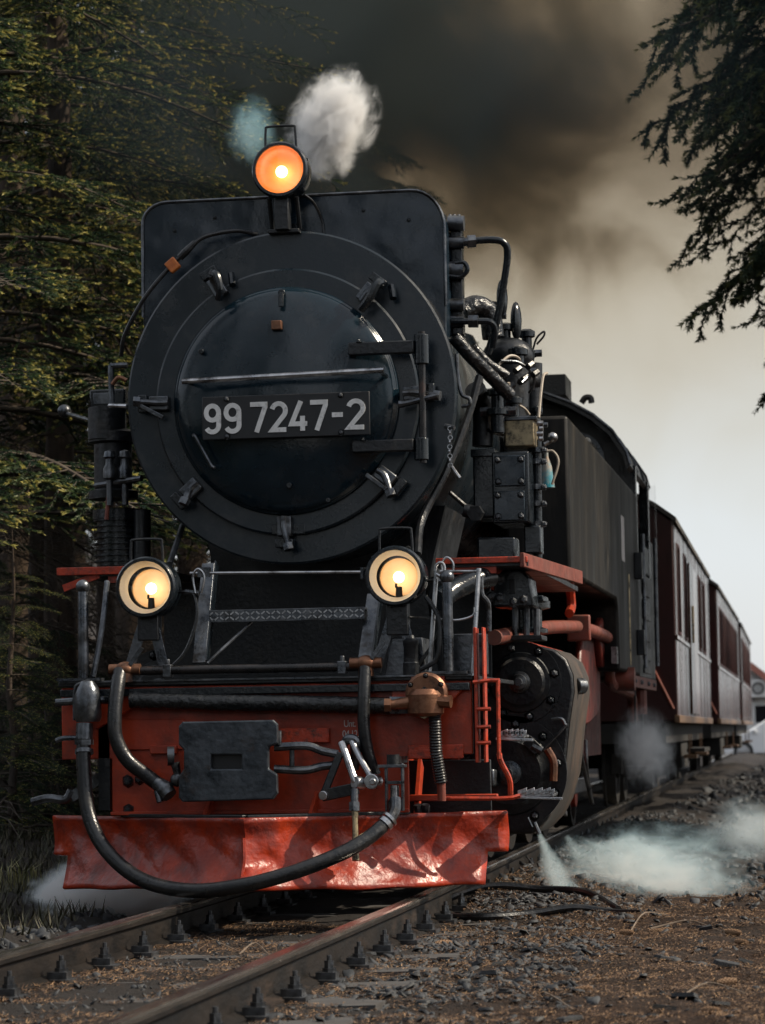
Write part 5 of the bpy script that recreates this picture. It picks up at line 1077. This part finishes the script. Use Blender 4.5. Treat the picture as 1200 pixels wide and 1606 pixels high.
# ------------------------------------------------------------------ smoke and steam
def vol_nodes(name):
    m = bpy.data.materials.new(name); m.use_nodes = True; nt = m.node_tree; nt.nodes.clear(); return m, nt.nodes, nt.links
def math_(N, L, op, a, b=None, clamp=False):
    n = N.new('ShaderNodeMath'); n.operation = op; n.use_clamp = clamp
    for i, x in enumerate((a, b)):
        if x is None: continue
        if isinstance(x, (int, float)): n.inputs[i].default_value = x
        else: L.new(x, n.inputs[i])
    return n.outputs[0]
def mapr(N, L, x, a, b, c=0., d=1., smooth=True):
    n = N.new('ShaderNodeMapRange'); n.interpolation_type = 'SMOOTHSTEP' if smooth else 'LINEAR'
    L.new(x, n.inputs[0])
    for i, v in zip((1, 2, 3, 4), (a, b, c, d)): n.inputs[i].default_value = v
    return n.outputs[0]
def shade(N, L, dens, scat, absb, aniso=.2):
    s = N.new('ShaderNodeVolumeScatter'); s.inputs['Color'].default_value = (*scat, 1); s.inputs['Anisotropy'].default_value = aniso; L.new(dens, s.inputs['Density'])
    o = N.new('ShaderNodeOutputMaterial')
    if absb:
        a = N.new('ShaderNodeVolumeAbsorption'); a.inputs['Color'].default_value = (*absb, 1); L.new(dens, a.inputs['Density']); ad = N.new('ShaderNodeAddShader'); L.new(s.outputs[0], ad.inputs[0]); L.new(a.outputs[0], ad.inputs[1]); L.new(ad.outputs[0], o.inputs['Volume'])
    else: L.new(s.outputs[0], o.inputs['Volume'])
def plume_mat():
    m, N, L = vol_nodes('coal_smoke'); t = N.new('ShaderNodeTexCoord'); sp = N.new('ShaderNodeSeparateXYZ'); L.new(t.outputs['Object'], sp.inputs[0])
    n = N.new('ShaderNodeTexNoise'); n.inputs['Scale'].default_value = .50; n.inputs['Detail'].default_value = 5; n.inputs['Roughness'].default_value = .58; n.inputs['Distortion'].default_value = .9; mp = N.new('ShaderNodeMapping'); mp.inputs['Scale'].default_value = (1, .26, 1); mp.inputs['Location'].default_value = (3.3, .4, 1.7); L.new(t.outputs['Object'], mp.inputs[0]); L.new(mp.outputs[0], n.inputs[0])
    x, y, z = sp.outputs; nf = n.outputs['Fac']
    low = math_(N, L, 'SUBTRACT', z, math_(N, L, 'MULTIPLY_ADD', y, .155)); N_ = low.node.inputs[1].links[0].from_node; N_.inputs[2].default_value = 3.75
    low = math_(N, L, 'ADD', low, math_(N, L, 'MULTIPLY', math_(N, L, 'SUBTRACT', nf, .5), 9.0))
    s1 = mapr(N, L, low, -.6, 2.6)
    thin = mapr(N, L, low, -6.5, 1.5, 0, .075)
    s2 = mapr(N, L, math_(N, L, 'ADD', x, math_(N, L, 'MULTIPLY', nf, 2.0)), -2.2, 2.4, 1.0, .20)
    s3 = mapr(N, L, nf, .40, .60, .08, 1.7)
    e1 = mapr(N, L, math_(N, L, 'SUBTRACT', x, math_(N, L, 'MULTIPLY', y, .14)), .5, 1.9, 1, 0); e2 = mapr(N, L, math_(N, L, 'ADD', x, math_(N, L, 'MULTIPLY', y, .21)), -1.5, .5, 0, 1); e3 = mapr(N, L, y, 24, 31, 1, 0); e4 = mapr(N, L, y, 1.45, 1.9, 0, 1)
    d = math_(N, L, 'MULTIPLY', s1, math_(N, L, 'MULTIPLY', s2, s3))
    e5 = mapr(N, L, math_(N, L, 'SUBTRACT', z, math_(N, L, 'MULTIPLY', y, .31)), 3.5, 4.5, 1, 0)
    for e in (e1, e2, e3, e4, e5): d = math_(N, L, 'MULTIPLY', d, e)
    d = math_(N, L, 'MULTIPLY', d, .74)
    for e in (e1, e2, e3, e4): thin = math_(N, L, 'MULTIPLY', thin, e)
    shade(N, L, d, (.045,.068,.092), (.34,.28,.20), .3)
    a2 = N.new('ShaderNodeVolumeAbsorption'); a2.inputs['Color'].default_value = (.78,.66,.46,1); L.new(thin, a2.inputs['Density']); ad = N.new('ShaderNodeAddShader'); om = [q for q in N if q.type == 'OUTPUT_MATERIAL'][0]; L.new(om.inputs['Volume'].links[0].from_socket, ad.inputs[0]); L.new(a2.outputs[0], ad.inputs[1]); L.new(ad.outputs[0], om.inputs['Volume'])     # thin tawny smoke below the black plume
    return m
pm = MB().box(-7.5, 5, 1.42, 31, 3.2, 12.5).build('smoke_plume', plume_mat()); tag(pm, 'dark brown coal smoke drifting back over the train', 'smoke', kind='stuff')
def steam_mat(name, dens, nscale, k, scat=(.72,.89,.98), absb=None, edge=.55, stretch=(1,1,1), power=1.6, seed=0.0):
    m, N, L = vol_nodes(name); t = N.new('ShaderNodeTexCoord'); ln = N.new('ShaderNodeVectorMath'); ln.operation = 'LENGTH'; L.new(t.outputs['Object'], ln.inputs[0])
    mp = N.new('ShaderNodeMapping'); mp.inputs['Scale'].default_value = stretch; mp.inputs['Location'].default_value = (seed, seed*2, seed*3); L.new(t.outputs['Object'], mp.inputs[0])
    n = N.new('ShaderNodeTexNoise'); n.inputs['Scale'].default_value = nscale; n.inputs['Detail'].default_value = 6; n.inputs['Roughness'].default_value = .62; n.inputs['Distortion'].default_value = .9; L.new(mp.outputs[0], n.inputs[0])
    r = math_(N, L, 'ADD', ln.outputs['Value'], math_(N, L, 'MULTIPLY', math_(N, L, 'SUBTRACT', n.outputs['Fac'], .5), k))
    d = mapr(N, L, r, edge, .95 if k > .1 else 1.0, 1, 0); rim = mapr(N, L, ln.outputs['Value'], .85, 1.0, 1, 0)
    d = math_(N, L, 'MULTIPLY', math_(N, L, 'POWER', d, power), rim); d = math_(N, L, 'MULTIPLY', d, dens); shade(N, L, d, scat, absb, .1); return m
def steam(name, label, c, semi, m, rot=(0, 0, 0)):
    b = MB().sphere((0,0,0), 1.0, 20, 12); o = b.build(name, m); o.location = c; o.scale = semi; o.rotation_euler = rot; return tag(o, label, 'steam', kind='stuff')
steam('steam_puff', 'thick white steam puff rising behind the top headlamp', at(520, 194, 1.72), (.27,.24,.37), steam_mat('steam_white', 30, 3.2, 1.7, (.96,.98,1.0), edge=.22, power=1.5, seed=2.9), (0, .5, 0))
steam('steam_puff', 'thin bluish steam wisp left of the top headlamp', at(395, 205, 1.9), (.17,.17,.24), steam_mat('steam_thin', 5.0, 2.4, 1.4, (.42,.76,.92), edge=.1, power=1.2, seed=1.7))  # blue of the backlight is put into the scatter colour
j0 = at(846, 1308, 1.95); g0 = atz(890, 1425, -.15); ax = (g0 - j0)
def cone_mat(name, dens, scat, seed):
    m, N, L = vol_nodes(name); t = N.new('ShaderNodeTexCoord'); sp = N.new('ShaderNodeSeparateXYZ'); L.new(t.outputs['Object'], sp.inputs[0])
    n = N.new('ShaderNodeTexNoise'); n.inputs['Scale'].default_value = 2.2; n.inputs['Detail'].default_value = 5; mp = N.new('ShaderNodeMapping'); mp.inputs['Scale'].default_value = (1, 1, .5); mp.inputs['Location'].default_value = (seed, seed, seed); L.new(t.outputs['Object'], mp.inputs[0]); L.new(mp.outputs[0], n.inputs[0])
    x, y, z = sp.outputs; r = math_(N, L, 'SQRT', math_(N, L, 'ADD', math_(N, L, 'MULTIPLY', x, x), math_(N, L, 'MULTIPLY', y, y)))
    w = mapr(N, L, z, 1.0, -1.0, .10, .92, False); q = math_(N, L, 'DIVIDE', r, w); q = math_(N, L, 'ADD', q, math_(N, L, 'MULTIPLY', math_(N, L, 'SUBTRACT', n.outputs['Fac'], .5), .9))
    d = mapr(N, L, q, .15, .95, 1, 0); d = math_(N, L, 'MULTIPLY', d, mapr(N, L, z, -1.0, -.55, 0, 1)); d = math_(N, L, 'DIVIDE', d, math_(N, L, 'ADD', w, .08)); d = math_(N, L, 'MULTIPLY', d, dens); shade(N, L, d, scat, None, .1); return m
def jet(label, p, g, rad, dens, seed, name='steam_jet'):
    o = MB().cyl((0,0,-1), (0,0,1), 1.0, .14, 20).build(name, cone_mat(name + '_vapour', dens, (.60,.79,.87), seed)); v = p - g; o.location = (p + g)/2; o.scale = (rad, rad, v.length/2); o.rotation_euler = v.to_track_quat('Z', 'Y').to_euler(); return tag(o, label, 'steam', kind='stuff')
jet('steam jet shooting down from the front cylinder drain cock', j0, atz(895, 1432, -.17), .17, 4.5, 2.3)
jet('fainter steam jet blowing from the rear cylinder drain cock', at(888, 1312, 2.9), atz(960, 1408, -.17), .22, 2.2, 6.3)
gcen = (atz(900, 1422, -.15) + atz(1130, 1400, -.15))/2
steam('steam_cloud', 'low bluish steam cloud rolling over the ground beside the cylinder', gcen + Vector((-.02,.45,.10)), (.70,.85,.34), steam_mat('steam_low', 3.8, 2.5, 2.1, (.55,.77,.87), edge=.02, power=1.4, seed=3.1))  # bluish sky-lit shade is put into the scatter colour
steam('steam_wisp', 'faint steam drifting over the path at the far right', at(1190, 1300, 2.6), (.36,.8,.22), steam_mat('steam_faint', 1.4, 1.6, 1.4, edge=.05, power=1.1, seed=4.4))
steam('steam_jet', 'grey steam blowing down beside the cab steps', at(1014, 1172, 8.3), (.27,.3,.38), steam_mat('steam_cab', 7.0, 2.2, 1.7, (.9,.95,.98), edge=.1, power=1.2, seed=5.2), (0,-.2,0))
steam('steam_cloud', 'pale steam spilling out under the left end of the plough', at(170, 1400, .70), (.46,.40,.20), steam_mat('steam_under', 34.0, 1.8, 1.2, (.85,.95,1.0), edge=.2, power=1.1, seed=6.1))

# ------------------------------------------------------------------ spruces
def bough_mesh(name, L_, seed, needles=True, droop=.35, mat_=None, dens=1.0, hang=.6, spread=.52, nl=(.013,.021)):
    rg = np.random.default_rng(seed); stems = []; tw = []      # stems: polylines for bark, tw: (p, q, tipvalue0, tipvalue1)
    def main(t): return np.array([t*L_, 0.10*L_*math.sin(t*3.0+seed)*.5, L_*(.16*t - droop*t*t + .12*max(0, t-.72)**1.2)])
    nS = int(26*L_/1.6)
    pts = [main(t) for t in np.linspace(0, 1, 9)]; stems.append((pts, .009*L_**.8+.003, .002))
    for i in range(nS):
        t = .12 + .88*(i+rg.random())/nS; s = 1 if i % 2 else -1; p = main(t)
        l = (.16 + .42*(1-t)**.8*min(1, (t+.1)*2.2))*L_*.62*rg.uniform(.7, 1.15)
        ang = rg.uniform(.65, 1.05); d = np.array([math.cos(ang), s*math.sin(ang), rg.uniform(-.12,.22) - hang*.25])
        q1 = p + d*l*.55; q2 = p + d*l + np.array([0, 0, -hang*l*.42])
        if needles or rg.random() < .8: stems.append(([p, q1, q2], .005, .0018))
        if needles: tw.append((p + d*l*.12, q1, .0, .25)); tw.append((q1, q2, .25, .8))
        nt = max(2, int(l/.062))
        for k in range(nt):
            u = (k+.6)/nt; b = p + (q1-p)*min(1, u/.55) + (q2-q1)*max(0, (u-.55)/.45)
            sd_ = 1 if k % 2 else -1; l2 = (l*(.40*(1-u)+.12)+.035)*rg.uniform(.75,1.25)
            dd = d/np.linalg.norm(d); side = np.array([-dd[1], dd[0], 0])*sd_
            e = b + (dd*.74 + side*.62)*l2 + np.array([0,0,-hang*l2*rg.uniform(-.1,.7)])
            if needles: tw.append((b, e, .30, 1.0))
            elif rg.random() < .6: stems.append(([b, e], .0028, .001))
    tw.append((main(.7), main(1.0), .2, 1.0))
    V = []; F = []; tip = []; mi = []
    for pts, r0, r1 in stems:
        m = len(pts); n0 = len(V)
        for j, p in enumerate(pts):
            r = r0 + (r1-r0)*j/(m-1); d = np.array(pts[min(j+1, m-1)]) - np.array(pts[max(j-1, 0)]); d = d/np.linalg.norm(d)
            u = np.cross(d, [0,0,1.]); u = u/(np.linalg.norm(u)+1e-9); w = np.cross(d, u)
            for k in range(3): a = 2.0944*k; V.append(np.array(p) + r*(math.cos(a)*u + math.sin(a)*w)); tip.append(0)
        for j in range(m-1):
            for k in range(3):
                a, b, c, d_ = n0+j*3+k, n0+j*3+(k+1) % 3, n0+(j+1)*3+(k+1) % 3, n0+(j+1)*3+k
                F.append((a, b, c)); F.append((a, c, d_)); mi += [1, 1]
    V = np.array(V); F = np.array(F); tip = np.array(tip, float); mi = np.array(mi)
    if needles:
        A = np.array([t[0] for t in tw]); B = np.array([t[1] for t in tw]); T0 = np.array([t[2] for t in tw]); T1 = np.array([t[3] for t in tw])
        ln = np.linalg.norm(B-A, axis=1); cnt = np.maximum(8, (ln/.0030*dens)).astype(int); ix = np.repeat(np.arange(len(tw)), cnt)
        u = rg.random(len(ix)); P = A[ix] + (B-A)[ix]*u[:, None]; D = ((B-A)/ln[:, None])[ix]
        rn = rg.normal(size=P.shape); rn -= D*(rn*D).sum(1)[:, None]; rn /= np.linalg.norm(rn, axis=1)[:, None]; rn[:, 2] += .25
        nd = D*.95 + rn*spread; nd /= np.linalg.norm(nd, axis=1)[:, None]; ll = rg.uniform(*nl, len(ix))[:, None]
        sd2 = np.cross(nd, rg.normal(size=P.shape)); sd2 /= np.linalg.norm(sd2, axis=1)[:, None]; wdt = .0042
        v0 = P + sd2*wdt; v1 = P - sd2*wdt; v2 = P + nd*ll
        n0 = len(V); k = len(ix); NV = np.empty((3*k, 3)); NV[0::3] = v0; NV[1::3] = v1; NV[2::3] = v2
        tv = np.clip((T0[ix] + (T1-T0)[ix]*u)**2.2 + rg.normal(0, .05, k), 0, 1)
        V = np.vstack([V, NV]); F = np.vstack([F, np.arange(3*k).reshape(-1, 3) + n0]); tip = np.concatenate([tip, np.repeat(tv, 3)]); mi = np.concatenate([mi, np.zeros(k, int)])
    me = np_mesh(name, V, F, smooth=False)
    at_ = me.attributes.new('tip', 'FLOAT', 'POINT'); at_.data.foreach_set('value', tip.astype(np.float32))
    me.materials.append(mat_ or M['needle']); me.materials.append(M['deadw']); me.polygons.foreach_set('material_index', mi.astype(np.int32))
    return me
BY = [bough_mesh('branch', 1.6, 21+k, mat_=M['needle'], droop=.22+.08*k, hang=.42) for k in range(4)]
BG = [bough_mesh('branch', 1.6, 41+k, mat_=M['needleg'], droop=.36+.07*k, hang=.85, spread=.75, nl=(.018,.028)) for k in range(4)]
BR = [bough_mesh('branch', 1.6, 81+k, mat_=M['needleg'], droop=.40+.10*k, hang=1.3, dens=1.5, spread=.85, nl=(.020,.032)) for k in range(4)]
BD = [bough_mesh('dead_branch', 1.6, 61+k, needles=False, droop=.42+.1*k) for k in range(3)]
TRK = []
def spruce(label, x, y, h, r, z_lo, z_hi, n, kinds, blen=(1.0, 1.0), dead=0, dead_z=(0.3, 3.0), az=None, group='spruces beside the line', lean=0.0, seed=1):
    rn = random.Random(seed*101); z0 = float(ground_z(x, y)) - .1
    t = tag(empty('spruce_tree', (x, y, z0)), label, 'spruce', group)
    pts = [(lean*k*.3 + rn.uniform(-.03,.03), rn.uniform(-.03,.03), h*k/6) for k in range(7)]
    b = MB().tube(pts, r, 10, sub=3, rad=[r*1.25, r, r*.86, r*.70, r*.52, r*.32, r*.08]); b.build('trunk', M['bark'], t, angle=60)
    def trx(z): k = min(5, max(0, int(z/h*6))); f = z/h*6 - k; return Vector(pts[k]).lerp(Vector(pts[k+1]), f)
    for i in range(n):
        z = z_lo + (z_hi-z_lo)*(i+rn.random())/n; f = (z-z_lo)/max(.1, (z_hi-z_lo))
        L_ = blen[0] + (blen[1]-blen[0])*f
        a = i*2.39996 + rn.uniform(-.4,.4) if az is None else rn.uniform(*az)
        o = bpy.data.objects.new('branch', rn.choice(kinds)); COL.objects.link(o); o.parent = t
        o.location = trx(z) ; s = L_/1.6*rn.uniform(.78, 1.2); o.scale = (s, s, s); o.rotation_euler = (rn.uniform(-.10,.10), rn.uniform(-.02,.20), a)
    for i in range(dead):
        z = rn.uniform(*dead_z); o = bpy.data.objects.new('dead_branch', rn.choice(BD)); COL.objects.link(o); o.parent = t
        o.location = trx(z); s = rn.uniform(.45,1.15); o.scale = (s, s, s); o.rotation_euler = (rn.uniform(-.4,.4), rn.uniform(-.15,.35), rn.uniform(0, 6.28))
    return t
def X_at(px, Y): return at(px, 900, Y).x
TR = [  # label, px, Y, height, r, z_lo, z_hi, n, kinds, blen, dead
 ('spruce whose yellow-tipped branches fill the left edge of the picture', -50, 6.5, 12, .15, 2.4, 8.6, 66, BY, (3.0,2.1), 24, (.4,2.8)),
 ('spruce with dense sunlit boughs just left of the headlamp casing', 95, 8.2, 13, .12, 3.2, 8.6, 60, BY, (2.6,1.8), 30, (.5,3.6)),
 ('slim bare-stemmed spruce trunk beside the air pump', 168, 11.0, 13, .085, 6.0, 12, 34, BG, (1.2,.8), 40, (.4,6.0)),
 ('spruce trunk with many dead twigs left of the running board', 70, 9.5, 12, .10, 5.2, 11, 40, BG, (1.3,.9), 44, (.3,5.0)),
 ('thick dark spruce trunk behind the bare stems', 20, 12.5, 14, .19, 5.5, 13, 50, BG, (1.8,1.1), 36, (.4,5.5)),
 ('tall dark spruce just left of the top headlamp', 300, 17.0, 16, .17, 4.0, 14.5, 70, BG, (2.2,1.4), 26, (.6,4.0)),
 ('dark spruce between the lamp and the sunlit boughs', 205, 16.0, 16, .15, 4.6, 14.5, 66, BG, (2.0,1.3), 30, (.6,4.6)),
 ('dark spruce deep in the wood above the left boughs', 110, 19.0, 17, .18, 4.0, 16, 72, BG, (2.3,1.5), 26, (.6,4.0)),
 ('dark spruce deep in the wood at the picture edge', -10, 18.0, 17, .18, 3.6, 16, 72, BG, (2.3,1.5), 26, (.6,4.0)),
 ('dark spruce right behind the smokebox top', 385, 22.0, 18, .2, 4.5, 17, 74, BG, (2.5,1.6), 16, (.6,4.0)),
 ('far dark spruce hidden in the black smoke', 480, 27.0, 19, .2, 4.0, 18, 74, BG, (2.8,1.8), 6, (.6,4.0)),
 ('far dark spruce at the back of the wood', 250, 25.0, 19, .2, 3.5, 18, 74, BG, (2.8,1.8), 16, (.6,4.0)),
 ('far dark spruce between two nearer stems', 60, 25.0, 19, .2, 3.0, 18, 74, BG, (2.8,1.8), 16, (.6,4.0)),
]
for i, (lb_, px, Y, h, r, zl, zh_, n, kinds, bl, dd, dz) in enumerate(TR):
    spruce(lb_, X_at(px, Y), Y, h, r, zl, zh_, n, kinds, bl, dd, dz, seed=i+1)
# low young spruces and the one that reaches in from the right
spruce('young green spruce low beside the left end of the plough', X_at(20, 5.2), 5.2, 2.2, .03, .15, 1.9, 40, BY, (.75,.35), 6, (.1,.6), seed=31)
spruce('young green spruce low behind the buffer beam end', X_at(95, 8.0), 8.0, 2.0, .03, .1, 1.7, 34, BG, (.8,.4), 8, (.1,.6), seed=32)
spruce('young dark spruce at the lower left edge of the wood', X_at(-20, 6.5), 6.5, 2.6, .035, .1, 2.3, 44, BG, (.9,.4), 8, (.1,.6), seed=33)
# the wood's edge goes on along the right side, outside the picture
for i, (x, y) in enumerate(((5.6,17),(6.5,21.5),(5.8,25),(6.6,31),(6.0,36),(7.2,41),(6.4,49),(7.5,58),(9,28),(9.5,38))):
    spruce('spruce of the wood edge right of the coaches', x, y, 15, .2, .8, 14, 60, BG, (2.3,1.0), 4, (.6,2.0), seed=90+i, group='spruces right of the coaches')
# the wood goes on round the photographer
for i, (x, y) in enumerate(((-5.5,-3.5),(-6.5,-9),(-5,-15),(4.5,-21),(8,-17),(10,-12),(-9,-13),(2.5,-27),(7,-26),(2.4,-18.5),(6.2,-18.5),(-4.5,-17.5),(9.5,-20),(-7,-18),(12,-16))):
    spruce('spruce standing behind the photographer', x, y, 16, .2, 1.0, 15, 70, BG, (2.8,1.2), 6, (.6,2.0), seed=60+i, group='spruces behind the photographer')
spruce('large dark spruce reaching into the picture from the right', 4.62, 10.0, 15, .22, 3.5, 10, 298, BR + BG, (2.1,3.5), 14, (1.5,8.0), seed=34)
